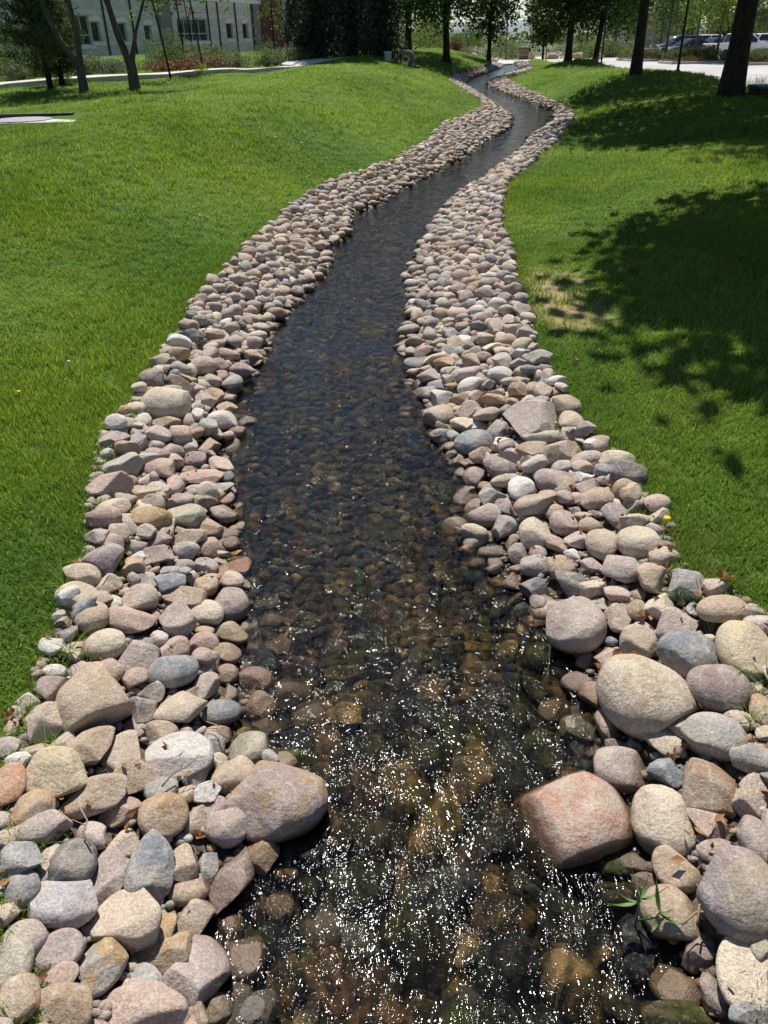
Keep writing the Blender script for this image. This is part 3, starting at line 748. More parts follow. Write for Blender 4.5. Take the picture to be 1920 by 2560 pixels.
for i in range(len(bed)):
    x, y, q = bed[i]
    a, b, c = q * random.uniform(1.0, 1.4), q * random.uniform(0.8, 1.05), q * random.uniform(0.45, 0.8)
    col = np.array(random.choice(BPAL)) * random.uniform(0.7, 1.5)
    E = Euler((random.uniform(-.3, .3), random.uniform(-.3, .3), random.uniform(0, 6.28)))
    kidx = random.randrange(12)
    if i in bsingle:
        o = link('bed_stone', bm_shared[kidx], BED, (x, y, bz[i]), E); o.scale = (a, b, c); o.color = (*col, 1)
        continue
    U, F = (SH3 if bdep[i] < 5 else SH2)[kidx]
    V = (U * (a, b, c)) @ np.array(E.to_matrix()).T + (x, y, bz[i])
    VV.append(V); FF.append(F + off); off += len(V); CC.append(np.repeat([[*col, 1.0]], len(V), 0))
me = mesh('bed_gravel', np.concatenate(VV), np.concatenate(FF), M_BEDSTONE_V)
at = me.attributes.new('Col', 'FLOAT_COLOR', 'POINT'); at.data.foreach_set('color', np.concatenate(CC).astype(np.float32).ravel())
tag(link('bed_gravel', me, BED), kind='stuff')

# labels of the single stones: worded from colour, form and the nearest landmark stones
LAND = [(r[6], r[1], r[2], r[0]) for r in ALL_NAMED if r[6]]
seen = set(l[0] for l in LAND)
def short(l):
    for cut in (' with ', ' on the ', ' at the ', ' at ', ' standing', ' beside', ' below', ' in the ', ' lying', ' leaning', ' touching', ' among', ' out in', ' near', ' mottled', ' half in', ' by the', ' flecked', ' shaped', ' cut by', ' halfway', ' under', ' behind', ' right of', ', lowest', ' of stone', ' tilted', ' flat-', ' in '):
        j = l.find(cut)
        if j > 6: l = l[:j]
    return l
SHORT = {}
for l in LAND: SHORT.setdefault(short(l[0]), []).append(l)
def rel(px, py, l):
    dx, dy = px - l[1], py - l[2]
    if abs(dx) > abs(dy) * 1.2: return 'right of' if dx > 0 else 'left of'
    return 'below' if dy > 0 else 'above'
for rec in ALL_NAMED:
    o, px, py, sz, colr, shp, lab, big = rec
    if not lab:
        form = {'R': 'rounded', 'B': 'rounded', 'A': 'angular', 'F': 'flat', 'P': 'rough'}[shp]
        size = 'small ' if sz < 62 else ('large ' if sz > 120 else '')
        near = sorted(LAND, key=lambda l: (l[1] - px) ** 2 + (l[2] - py) ** 2)
        done = False
        for j in range(0, 3):
            for adj in ('close ', '', 'farther '):
                l = near[j]
                lab = f"{size}{WORD[colr]} {form} cobble {adj}{rel(px, py, l)} the {short(l[0])}"
                if lab not in seen and len(lab.split()) <= 16: done = True; break
            if done: break
        if not done:
            lab = f"{size}{WORD[colr]} {form} cobble between the {short(near[0][0])} and the {short(near[1][0])}"
            if len(lab.split()) > 16: lab = f"{WORD[colr]} cobble between {short(near[0][0])} and {short(near[1][0])}"
        seen.add(lab)
    tag(o, lab, 'boulder' if o.name.startswith('boulder') else 'cobble', 'large stones along the stream banks')
# ------------------------------------------------------------------ grass
def make_blade_mat():
    m, nt = new_mat('grass_blade'); k = NT(nt)
    geo = k.n('ShaderNodeNewGeometry')
    pos = geo.outputs['Position']
    c = grass_colour(k, pos)
    c = k.mix(k.math('MULTIPLY', k.math('GREATER_THAN', geo.outputs['Random Per Island'], 0.94), 0.5), c, (0.24, 0.23, 0.09))
    c = k.mix(1.0, c, k.mix(geo.outputs['Random Per Island'], (0.72, 0.76, 0.72), (1.3, 1.25, 1.25)), 'MULTIPLY')
    d = k.bsdf(c, 0.6, 0.25)
    t = k.n('ShaderNodeBsdfTranslucent', inp={'Color': k.mix(1.0, c, (1.55, 1.5, 0.6), 'MULTIPLY')})
    mx = k.n('ShaderNodeMixShader', inp={0: 0.42}); nt.links.new(d, mx.inputs[1]); nt.links.new(t.outputs[0], mx.inputs[2])
    k.out(mx.outputs[0]); return m
M_BLADE = make_blade_mat()
def tuft_mesh(seed, n=22, rad=0.07, hgt=0.05):
    r = np.random.default_rng(seed); V = []; F = []
    for _ in range(n):
        q = r.uniform(0, 6.28); d = rad * math.sqrt(r.random()); x, y = d * math.cos(q), d * math.sin(q)
        h = hgt * r.uniform(0.55, 1.25); w = r.uniform(0.0016, 0.0032); lean = r.uniform(0.1, 0.9) * h; la = r.uniform(0, 6.28)
        fx, fy = math.cos(la), math.sin(la); wx, wy = -fy * w, fx * w
        b = len(V)
        for tt, ww in ((0, 1.0), (0.5, 0.85), (1.0, 0.12)):
            cx, cy, cz = x + fx * lean * tt ** 1.8, y + fy * lean * tt ** 1.8, h * (tt - 0.25 * tt * tt * lean / h) - 0.008
            V += [(cx - wx * ww, cy - wy * ww, cz), (cx + wx * ww, cy + wy * ww, cz)]
        F += [(b, b + 1, b + 3, b + 2), (b + 2, b + 3, b + 5, b + 4)]
    return mesh('grass_tuft', V, F, M_BLADE)
def scatter_band(r, side, y0, y1, dens, smax, soff=0.0):
    E = E_OL if side < 0 else E_OR
    n = int(dens * (y1 - y0) * (smax - soff))
    Y = r.uniform(y0, y1, n); s = r.uniform(soff, smax, n) ** 1.0
    X = xe(E, Y) + side * (s - 0.03)
    px, py, dep = project_np(np.stack([X, Y, np.full(n, 0.6)], 1))
    mg = 260 + 500 / np.maximum(dep, 0.5)
    k = (dep > 0.3) & (px > -mg) & (px < 1920 + mg) & (py < 2560 + 400)
    if side > 0:
        k &= X < LOT_X - 0.6
        bd = np.hypot((X - BARE[0]) / 0.55, (Y - BARE[1]) / 1.3)
        k &= r.random(n) < 0.22 + 0.78 * sstep(0.35, 1.4, bd + 0.25 * wave_noise(np.stack([X, Y], 1), 5, 4.0))
    return X[k], Y[k]
SKIP_BOXES = []   # (x0, x1, y0, y1) kept free of grass
def build_grass():
    r = np.random.default_rng(3)
    X, Y, SCL = [], [], []
    for side in (-1, 1):
        for (y0, y1, dens, smax, sc) in ((0.6, 5, 900, 4.5, 0.9), (5, 9, 430, 8, 1.1), (9, 15, 170, 11, 1.45), (15, 25, 46, 16, 2.1), (25, 45, 18, 24, 2.9), (45, 66, 9, 24, 3.6)):
            x, y = scatter_band(r, side, y0, y1, dens, smax)
            if y1 < 16:
                xe2, ye2 = scatter_band(r, side, y0, y1, dens * .8, .14, -.16); X.append(xe2); Y.append(ye2); SCL.append(sc * r.uniform(0.6, 1.1, len(xe2)))
            X.append(x); Y.append(y); SCL.append(sc * r.uniform(0.7, 1.25, len(x)))
    X, Y, SCL = map(np.concatenate, (X, Y, SCL))
    k = np.ones(len(X), bool)
    for (a, b, c, d) in SKIP_BOXES: k &= ~((X > a) & (X < b) & (Y > c) & (Y < d))
    k &= ~in_path(X, Y)
    X, Y, SCL = X[k], Y[k], SCL[k]
    Z = H(X, Y)
    n = len(X)
    me = mesh('lawn_grass', np.stack([X, Y, Z], 1), [], [])
    def att(nm, tp, v, key): a = me.attributes.new(nm, tp, 'POINT'); a.data.foreach_set(key, np.asarray(v, np.float32).ravel())
    att('rot', 'FLOAT_VECTOR', np.stack([r.normal(0, .12, n), r.normal(0, .12, n), r.uniform(0, 6.28, n)], 1), 'vector')
    xy = np.stack([X, Y], 1)
    hv = 0.95 + 0.35 * wave_noise(xy, 9, 1.6)
    att('scl', 'FLOAT_VECTOR', np.stack([SCL, SCL, (SCL ** 0.45) * np.clip(hv, 0.5, 1.5)], 1), 'vector')
    a = me.attributes.new('pick', 'INT', 'POINT'); a.data.foreach_set('value', r.integers(0, 4, n).astype(np.int32))
    o = tag(link('lawn_grass', me), 'short green grass blades covering both lawns beside the stream', 'grass', kind='stuff')
    ng = bpy.data.node_groups.new('scatter_grass', 'GeometryNodeTree')
    ng.interface.new_socket('Geometry', in_out='INPUT', socket_type='NodeSocketGeometry')
    ng.interface.new_socket('Geometry', in_out='OUTPUT', socket_type='NodeSocketGeometry')
    N = ng.nodes.new; L = ng.links.new
    gi, go = N('NodeGroupInput'), N('NodeGroupOutput')
    ip = N('GeometryNodeInstanceOnPoints'); ip.inputs['Pick Instance'].default_value = True
    jn = N('GeometryNodeJoinGeometry')
    for i in range(4):
        t = tag(link('grass_tuft', tuft_mesh(60 + i), o), kind='stuff')
        t.location = (-2.2 - 0.3 * i, 4.6, float(H(-2.2 - 0.3 * i, 4.6)))
        oi = N('GeometryNodeObjectInfo'); oi.transform_space = 'ORIGINAL'; oi.inputs['Object'].default_value = t; oi.inputs['As Instance'].default_value = True
        L(oi.outputs['Geometry'], jn.inputs[0])
    L(jn.outputs[0], ip.inputs['Instance'])
    L(gi.outputs[0], ip.inputs['Points'])
    for nm, tp, sk in (('rot', 'FLOAT_VECTOR', 'Rotation'), ('scl', 'FLOAT_VECTOR', 'Scale'), ('pick', 'INT', 'Instance Index')):
        na = N('GeometryNodeInputNamedAttribute'); na.data_type = tp; na.inputs[0].default_value = nm
        L(na.outputs[0], ip.inputs[sk])
    L(ip.outputs[0], go.inputs[0])
    md = o.modifiers.new('scatter', 'NODES'); md.node_group = ng
def in_path(X, Y): return np.zeros(len(X), bool)
# ------------------------------------------------------------------ materials for the surroundings
M_BARK = bark_mat('dark_bark', (0.034, 0.027, 0.023))
M_BARK_G = bark_mat('grey_bark', (0.10, 0.085, 0.07))
M_MAPLE = leaf_mat('maple_leaf', (0.024, 0.058, 0.010), (0.062, 0.115, 0.018), 0.32)
M_PEAR = leaf_mat('pear_leaf', (0.070, 0.130, 0.026), (0.170, 0.225, 0.050), 0.42)
M_SPRUCE = leaf_mat('spruce_needle', (0.016, 0.034, 0.022), (0.040, 0.064, 0.042), 0.12, 0.8)
M_PINE = leaf_mat('pine_needle', (0.040, 0.075, 0.028), (0.110, 0.145, 0.06), 0.25, 1.2)
M_JUNI = leaf_mat('juniper_needle', (0.030, 0.055, 0.045), (0.060, 0.085, 0.065), 0.1)
M_SAGE = leaf_mat('sage_leaf', (0.075, 0.105, 0.055), (0.155, 0.19, 0.105), 0.25)
M_SHRUB = leaf_mat('shrub_leaf', (0.060, 0.110, 0.022), (0.135, 0.185, 0.045), 0.3)
M_PLUM = leaf_mat('plum_leaf', (0.065, 0.022, 0.024), (0.13, 0.05, 0.04), 0.3)
M_COVER = leaf_mat('groundcover_leaf', (0.16, 0.075, 0.035), (0.24, 0.13, 0.06), 0.2)
M_FARLEAF = leaf_mat('distant_leaf', (0.055, 0.100, 0.040), (0.130, 0.170, 0.066), 0.35)
M_LIME = leaf_mat('lime_leaf', (0.16, 0.24, 0.02), (0.28, 0.36, 0.04), 0.35)
M_CONC = simple_mat('pale_concrete', (0.50, 0.48, 0.44), 0.9, 0.10, 3, 0.3, 60)
M_KERB = simple_mat('kerb_concrete', (0.40, 0.38, 0.35), 0.9, 0.15, 3, 0.3, 60)
M_MULCH = simple_mat('red_mulch', (0.14, 0.062, 0.038), 0.95, 0.4, 20, 0.8, 40)
M_STEEL = simple_mat('dark_steel', (0.035, 0.026, 0.022), 0.5, 0.1, 6)

def leaf_cloud(C, n_per, spread, size, seed, droop=0.0, aspect=0.6, flat=None):
    """many leaf-sized quads round the clump centres C (N,3)"""
    r = np.random.default_rng(seed)
    C = np.repeat(np.asarray(C, float), n_per, 0); n = len(C)
    sp = np.asarray(spread, float)
    P = C + r.normal(size=(n, 3)) * sp
    nv = r.normal(size=(n, 3)); nv[:, 2] = np.abs(nv[:, 2]) + 0.25
    nv /= np.linalg.norm(nv, axis=1)[:, None]
    t = r.normal(size=(n, 3)); t[:, 2] -= droop
    t -= nv * (t * nv).sum(1)[:, None]; t /= np.linalg.norm(t, axis=1)[:, None] + 1e-9
    b = np.cross(nv, t)
    L = (size * r.uniform(0.6, 1.35, n))[:, None]; W = L * aspect * 0.5
    V = np.stack([P - t * L * .5, P + b * W + nv * L * .06, P + t * L * .5, P - b * W + nv * L * .06], 1).reshape(-1, 3)
    F = np.arange(4 * n, dtype=np.int32).reshape(-1, 4)
    return V, F

def crown_centres(r, n, rad, z0, z1, shape='round'):
    """clump centres inside an uneven crown"""
    out = []
    while len(out) < n:
        p = r.uniform(-1, 1, 3); q = np.linalg.norm(p) if shape == 'pear' else ((p[0] ** 2 + p[1] ** 2) ** 1.6 + abs(p[2]) ** 3.2) ** .31
        if q > 1 or q < 0.35 and r.random() < 0.8: continue
        if shape == 'pear' and math.hypot(p[0], p[1]) > 0.95 - 0.45 * max(p[2], 0) - 0.15 * abs(p[2]): continue
        az = math.atan2(p[1], p[0])
        k = 1 + 0.16 * math.sin(az * 3 + n) + 0.12 * math.sin(az * 5 + p[2] * 4 + n * 0.3)
        out.append((p[0] * rad * k, p[1] * rad * k, (z0 + z1) / 2 + p[2] * (z1 - z0) / 2))
    return np.array(out)

def make_tree(name, loc, trunk_r, fork_z, rad, z0, z1, label, group, mats, nclump=140, nper=26, leaf=0.16, spread=0.38, seed=1, lean=(0, 0), limbs=4, shape='round', cat='tree', crown_mesh=None, flare=1.45):
    r = np.random.default_rng(seed)
    root = tag(empty(name, loc), label, cat, group)
    top = fork_z
    tb = MB()
    pts = [(0, 0, -0.15), (0, 0, 0.05), (lean[0] * .2, lean[1] * .2, top * .25), (lean[0] * .6, lean[1] * .6, top * .65), (lean[0], lean[1], top)]
    tb.tube(pts, [trunk_r * flare, trunk_r * flare * .93, trunk_r * 1.04, trunk_r * .93, trunk_r * .95], 14)
    tr = tb.build('trunk', mats[0], root, smooth=True)
    for i in range(limbs):
        a = 6.28 * i / max(limbs, 1) + r.uniform(-.4, .4); e = rad * r.uniform(.45, .7); zz = top + (z1 - top) * r.uniform(.4, .7)
        lb = MB()
        s0 = (lean[0], lean[1], top - trunk_r * 1.2)
        lb.tube([s0, (lean[0] + e * .3 * math.cos(a), lean[1] + e * .3 * math.sin(a), top + (zz - top) * .4), (lean[0] + e * math.cos(a), lean[1] + e * math.sin(a), zz)],
                [trunk_r * .66, trunk_r * .42, trunk_r * .14], 8)
        lb.build('limb', mats[0], root, smooth=True)
    if crown_mesh is None:
        C = crown_centres(r, nclump, rad, z0, z1, shape)
        V, F = leaf_cloud(C, nper, spread, leaf, seed + 5)
        crown_mesh = mesh('crown', V, F, mats[1], False)
    link('crown', crown_mesh, root, (lean[0], lean[1], 0), (0, 0, 0))
    return root

def base_at(px, py, Y):
    P = at_y(px, py, Y); return (P[0], Y, float(H(P[0], Y)))

# ---- the row of street trees on both sides of the stream
MT = (M_BARK, M_MAPLE)
gr = 'broad-leaved trees along the stream'
make_tree('maple_tree', base_at(1826, 236, 21.5), 0.245, 3.7, 5.2, 3.45, 10, 'nearest thick dark-trunked tree on the right lawn beside the car park', gr, MT, 560, 44, 0.30, 0.45, 11, (0.0, 0))
make_tree('maple_tree', base_at(1588, 190, 30.5), 0.165, 3.4, 3.3, 2.75, 8.5, 'dark straight tree on the right lawn left of the steel lamp post', gr, MT, 300, 44, 0.24, 0.40, 12)
make_tree('maple_tree', base_at(1487, 152, 47.5), 0.14, 2.3, 3.0, 2.0, 8.5, 'forked tree behind the second grass mound on the right', gr, MT, 220, 48, 0.22, 0.40, 13, (0.2, 0), 5)
make_tree('maple_tree', base_at(1420, 150, 48.5), 0.175, 2.4, 2.25, 1.6, 8.2, 'dark tree on the right beside the grass mound before the big boulder', gr, MT, 240, 52, 0.22, 0.40, 14)
make_tree('maple_tree', base_at(1357, 140, 66), 0.085, 1.7, 1.3, 1.1, 6.0, 'thin-trunked tree with low drooping crown on the far right mound', gr, MT, 110, 44, 0.24, 0.30, 15)
make_tree('maple_tree', base_at(1222, 150, 60), 0.135, 2.2, 1.75, 1.5, 8, 'dark tree beside the upper bend of the stream, low drooping crown', gr, MT, 150, 50, 0.23, 0.34, 16)
make_tree('maple_tree', base_at(1116, 163, 50), 0.185, 2.2, 3.2, 1.9, 9, 'stout forked tree on the left lawn behind the kneeling gardener', gr, MT, 250, 50, 0.22, 0.42, 17, (-0.1, 0), 4)
make_tree('maple_tree', base_at(1021, 152, 57), 0.20, 2.1, 2.7, 1.6, 8.5, 'dark tree right beside the spruces behind the white bucket', gr, MT, 210, 48, 0.22, 0.40, 18)
# two trees just outside the picture whose shade falls on the right lawn
make_tree('maple_tree', (5.5, 9.2, float(H(5.5, 9.2))), 0.26, 3.5, 3.9, 3.3, 8.4, 'broad tree just outside the frame shading the right lawn', gr, MT, 560, 52, 0.28, 0.38, 19)
make_tree('maple_tree', (11.6, 16.2, float(H(11.6, 16.2))), 0.26, 3.6, 4.0, 3.6, 9, 'broad tree beyond the frame beside the car park kerb', gr, MT, 300, 44, 0.27, 0.4, 20)

# ---- left group: two forked trees, two pines, thin saplings
def twin(name, base, stems, r0, label, crown, seed):
    root = tag(empty(name, base), label, 'tree', 'trees on the left lawn before the grey building')
    t = MB(); t.tube([(0, 0, -0.1), (0, 0, 0.1), (0, 0, 0.55), (0, 0, 0.95), (0, 0, 1.06)], [r0 * 1.35, r0 * 1.12, r0 * .98, r0 * .85, r0 * .5], 14)
    t.build('trunk', M_BARK_G, root, smooth=True)
    for st in stems:
        b = MB(); b.tube([p[:3] for p in st], [p[3] for p in st], 10); b.build('limb', M_BARK_G, root, smooth=True)
    r = np.random.default_rng(seed)
    V, F = leaf_cloud(crown(r), 36, 0.24, 0.14, seed)
    link('crown', mesh('crown', V, F, M_PEAR, False), root)
    return root
ppm30 = 0.0145
A = ground_px(211, 228)
twin('forked_tree', A, [[(0, 0, .65, .115), (-.16, 0, 1.0, .105), (-.45, 0, 1.4, .092), (-.7, 0, 2.1, .085), (-.85, .1, 2.7, .08), (-1.5, .2, 3.2, .07), (-2.3, .3, 4.2, .05)],
      [(0, 0, .65, .11), (.07, 0, 1.05, .095), (.12, 0, 1.6, .08), (.05, 0, 2.4, .07), (-.05, 0, 3.6, .06), (-.1, .2, 5, .04)],
      [(-.8, .1, 2.3, .07), (-.75, 0, 3.0, .06), (-.95, 0, 4.2, .035)]], 0.14,
     'left of the two forked trees on the left lawn, leaning limb over the pine', lambda r: np.concatenate([r.normal((-1.7, .2, 5.2), (1.2, 1.1, .8), (85, 3)), r.normal((-1.5, 0.2, 3.75), (.6, .5, .2), (26, 3)), r.normal((0.2, 0, 4.0), (.8, .5, .32), (40, 3))]), 31)
B = ground_px(338, 224)
twin('forked_tree', B, [[(0, 0, .6, .15), (-.10, 0, 1.0, .13), (-.3, 0, 1.7, .105), (-.42, 0, 2.4, .09), (-.65, 0, 3.3, .075), (-.8, .1, 4.6, .05)],
      [(0, 0, .65, .10), (.10, 0, 1.0, .09), (.22, 0, 1.35, .075), (.34, 0, 1.7, .05), (.75, 0, 2.55, .045), (1.3, .1, 3.3, .03)], [(-.42, 0, 2.45, .06), (-.3, 0, 3.1, .045), (-.2, 0, 3.6, .03)]], 0.175,
     'right forked tree on the left lawn with a broken pale side stub', lambda r: np.concatenate([r.normal((1.7, .2, 3.45), (1.0, .8, .32), (95, 3)), r.normal((0.5, .2, 4.4), (1.3, 1.0, .6), (70, 3)), r.normal((2.3, .4, 3.1), (.4, .5, .22), (16, 3))]), 32)

def pine(base, h, rad, label, seed, ang=0.0):
    root = tag(empty('pine_tree', base), label, 'tree', 'pines on the left lawn')
    t = MB(); t.tube([(0, 0, -.1), (0, 0, .6), (-.1, 0, h * .5), (-.15, 0, h)], [.11, .095, .065, .02], 10); t.build('trunk', M_BARK, root, smooth=True)
    r = np.random.default_rng(seed); C = []; bb = MB()
    for i in range(70):
        z = .45 + (h - .5) * r.random() ** .9; e = rad * (1 - .62 * (z / h)) * r.uniform(.5, 1.05); a = r.uniform(0, 6.28)
        for q in np.linspace(.3, 1, 6): C.append((e * q * math.cos(a) - .1, e * q * math.sin(a), z + .25 * q * e))
        if i < 18: bb.tube([(-.1, 0, z), (e * .9 * math.cos(a) - .1, e * .9 * math.sin(a), z + .22 * e)], [.03, .008], 5)
    bb.build('branch', M_BARK, root, smooth=True)
    V, F = leaf_cloud(np.array(C), 44, .11, .20, seed, -0.8, 0.18)
    link('crown', mesh('crown', V, F, M_PINE, False), root)
pine(ground_px(128, 226), 4.3, 1.75, 'larger pine on the left lawn in front of the grey building', 41)
pine(ground_px(157, 214), 2.6, 1.3, 'smaller pine just behind the larger one on the left lawn', 42)
def sapling(px, py, Y, h, lean, mat, label, seed, cz=(2.2, 4.2), rad=.8, r0=.045, n=40):
    b = base_at(px, py, Y)
    root = tag(empty('sapling', b), label, 'tree', 'thin young trees before the grey building')
    t = MB(); t.tube([(0, 0, -.05), (lean * .35, 0, h * .4), (lean, 0, h)], [r0, r0 * .85, r0 * .5], 8); t.build('trunk', M_BARK, root, smooth=True)
    r = np.random.default_rng(seed)
    V, F = leaf_cloud(r.normal((lean, 0, (cz[0] + cz[1]) / 2), (rad * .45, rad * .45, (cz[1] - cz[0]) * .27), (n, 3)), 26, .16, .12, seed)
    link('crown', mesh('crown', V, F, mat, False), root)
sapling(428, 199, 36, 4.2, -.5, M_PEAR, 'leaning sapling on the grass just before the left footpath', 51)
sapling(510, 189, 39, 4.5, -.4, M_PEAR, 'sapling at the footpath edge with lime weeds at its foot', 52, (2.9, 4.6))
sapling(466, 175, 45, 4.0, -.1, M_PLUM, 'red-leaved sapling with pale trunk in the planting bed', 53, (2.2, 4.4), 1.0, .05, 26)
sapling(486, 155, 52, 3.6, -.2, M_PLUM, 'thin red-leaved sapling farthest back in the planting bed', 54, (2.4, 4.4), 1.0, .04, 26)
sapling(686, 124, 62, 5.0, 0, M_PEAR, 'narrow green sapling by the corner of the grey building', 55, (1.5, 6), 1.5, .06, 90)
sapling(728, 120, 64, 5.0, 0, M_SAGE, 'pale leafy young tree left of the blue juniper', 56, (.8, 5), 1.6, .06, 90)

# ---- spruces and the blue juniper
def spruce(base, h, rad, label, seed, n=44):
    root = tag(empty('spruce_tree', base), label, 'tree', 'dark spruces left of the gardener')
    t = MB(); t.tube([(0, 0, -.1), (0, 0, h * .5), (0, 0, h)], [.26, .17, .03], 10); t.build('trunk', M_BARK, root, smooth=True)
    r = np.random.default_rng(seed); C = []
    for z in np.linspace(.18, h - .3, n):
        m = rad * (1 - (z / h)) ** .8
        for a in np.arange(0, 6.28, 6.28 / 9) + r.uniform(0, 1):
            e = m * r.uniform(.45, 1.3)
            for q in np.linspace(.25, 1, 5): C.append((e * q * math.cos(a), e * q * math.sin(a), z - .45 * q * q * (.4 + .2 * e) + r.normal(0, .05)))
    V, F = leaf_cloud(np.array(C), 6, .13, .30, seed, 1.6, 0.22)
    link('crown', mesh('crown', V, F, M_SPRUCE, False), root)
spruce(base_at(800, 178, 41), 10, 1.45, 'left one of the dark spruces on the mound', 61)
spruce(base_at(884, 176, 41.5), 12, 1.5, 'middle dark spruce with a visible thick trunk base', 62)
spruce(base_at(955, 172, 43), 10, 1.25, 'right dark spruce nearest the white bucket', 63)
def juniper(base, h, rad, label, seed, mat, name='juniper', leaf=.12, taper=.55):
    root = tag(empty(name, base), label, 'conifer')
    t = MB(); t.tube([(0, 0, -.05), (0, 0, h * .8)], [.07, .03], 8); t.build('trunk', M_BARK, root, smooth=True)
    r = np.random.default_rng(seed); z = r.random(260); a = r.uniform(0, 6.28, 260); e = rad * np.sqrt(r.random(260)) * (1 - z) ** taper
    V, F = leaf_cloud(np.stack([e * np.cos(a), e * np.sin(a), .1 + z * h], 1), 22, (.1, .1, .16), leaf, seed, -1.0, .4)
    link('crown', mesh('crown', V, F, mat, False), root)
juniper(base_at(741, 166, 46), 3.1, .62, 'narrow blue-grey juniper column by the end of the left footpath', 64, M_JUNI)
juniper(base_at(770, 178, 41), 1.1, .7, 'low blue-grey juniper bush at the foot of the left spruce', 65, M_JUNI, taper=.3)

# ---- left footpath
PATH_P = [ground_px(-60, 219), ground_px(0, 214), ground_px(200, 200), ground_px(400, 187), ground_px(600, 175), ground_px(740, 166)]
PATH_X = np.array([-45.] + [p[0] for p in PATH_P] + [PATH_P[-1][0] + 3.2]); PATH_Y = np.array([PATH_P[0][1] - 9] + [p[1] for p in PATH_P] + [PATH_P[-1][1] + 7])
PW_ = 1.0
def path_d(X, Y):
    d = np.full(np.shape(X), 1e9)
    for i in range(len(PATH_X) - 1):
        ax, ay, bx, by = PATH_X[i], PATH_Y[i], PATH_X[i + 1], PATH_Y[i + 1]
        t = np.clip(((X - ax) * (bx - ax) + (Y - ay) * (by - ay)) / ((bx - ax) ** 2 + (by - ay) ** 2), 0, 1)
        d = np.minimum(d, np.hypot(X - ax - t * (bx - ax), Y - ay - t * (by - ay)))
    return d
def in_path(X, Y): return path_d(X, Y) < PW_ + 0.25
def ribbon(name, xs, ys, half, mat, dz, kind='structure'):
    n = 90; t = np.linspace(0, len(xs) - 1, n); x = np.interp(t, np.arange(len(xs)), xs); y = np.interp(t, np.arange(len(ys)), ys)
    for _ in range(6): x[1:-1] = (x[:-2] + x[1:-1] * 2 + x[2:]) / 4; y[1:-1] = (y[:-2] + y[1:-1] * 2 + y[2:]) / 4
    tx, ty = np.gradient(x), np.gradient(y); L = np.hypot(tx, ty); nx, ny = -ty / L, tx / L
    V = []; F = []
    zc = H(x, y)
    zc = np.maximum(zc, np.maximum(H(x + nx * half, y + ny * half), H(x - nx * half, y - ny * half))) + dz
    for i in range(n):
        V += [(x[i] + nx[i] * half, y[i] + ny[i] * half, zc[i]), (x[i] - nx[i] * half, y[i] - ny[i] * half, zc[i]), (x[i] + nx[i] * half, y[i] + ny[i] * half, zc[i] - .2), (x[i] - nx[i] * half, y[i] - ny[i] * half, zc[i] - .2)]
    for i in range(n - 1):
        a, b = 4 * i, 4 * i + 4
        F += [(a, a + 1, b + 1, b), (a, b, b + 2, a + 2), (a + 1, a + 3, b + 3, b + 1)]
    return tag(link(name, mesh(name, V, F, mat, False)), kind=kind)
ribbon('footpath', PATH_X, PATH_Y, PW_, M_CONC, 0.02)

# ---- planting beds: shrubs
def shrub_mesh(seed, mat, rad, h, n=46, nper=26, leaf=.09, spread=.10):
    r = np.random.default_rng(seed)
    C = r.normal(size=(n, 3)); C /= np.linalg.norm(C, axis=1)[:, None]; C *= (r.random(n) ** .35)[:, None]
    C[:, 2] = np.abs(C[:, 2]); C *= (rad, rad, h)
    V, F = leaf_cloud(C, nper, spread, leaf, seed, -0.5, .45)
    return mesh('foliage', V, F, mat, False)
def stem_mesh(h):
    b = MB()
    for a in (0, 2.1, 4.2): b.tube([(0, 0, -.1), (.12 * math.cos(a), .12 * math.sin(a), h * .5)], [.02, .012], 5)
    return mesh('stem', b.V, b.F, M_BARK, True)
SHR = {'sage': [shrub_mesh(70 + i, M_SAGE, .8, .85) for i in range(3)], 'green': [shrub_mesh(75 + i, M_SHRUB, .75, .75) for i in range(3)],
       'cover': [shrub_mesh(80 + i, M_COVER, .75, .3) for i in range(2)], 'plum': [shrub_mesh(87, M_PLUM, .75, .6)], 'dark': [shrub_mesh(83 + i, M_FARLEAF, 1.0, 1.3) for i in range(2)]}
STEM = stem_mesh(.7)
def shrub(kind, x, y, s, label, group, sz=1.0, name='shrub', z=None):
    o = tag(empty(name, (x, y, float(H(x, y)) if z is None else z), random.uniform(0, 6.28)), label, 'shrub', group)
    o.scale = (s, s, s * sz)
    link('foliage', random.choice(SHR[kind]), o); link('stem', STEM, o)
    return o
r_ = np.random.default_rng(91)
def path_pt(u, off):
    """point off metres beyond the path (away from the stream) at fraction u"""
    t = u * (len(PATH_X) - 1); i = min(int(t), len(PATH_X) - 2); f = t - i
    x = PATH_X[i] + f * (PATH_X[i + 1] - PATH_X[i]); y = PATH_Y[i] + f * (PATH_Y[i + 1] - PATH_Y[i])
    dx, dy = PATH_X[i + 1] - PATH_X[i], PATH_Y[i + 1] - PATH_Y[i]; L = math.hypot(dx, dy)
    return x - dy / L * off, y + dx / L * off
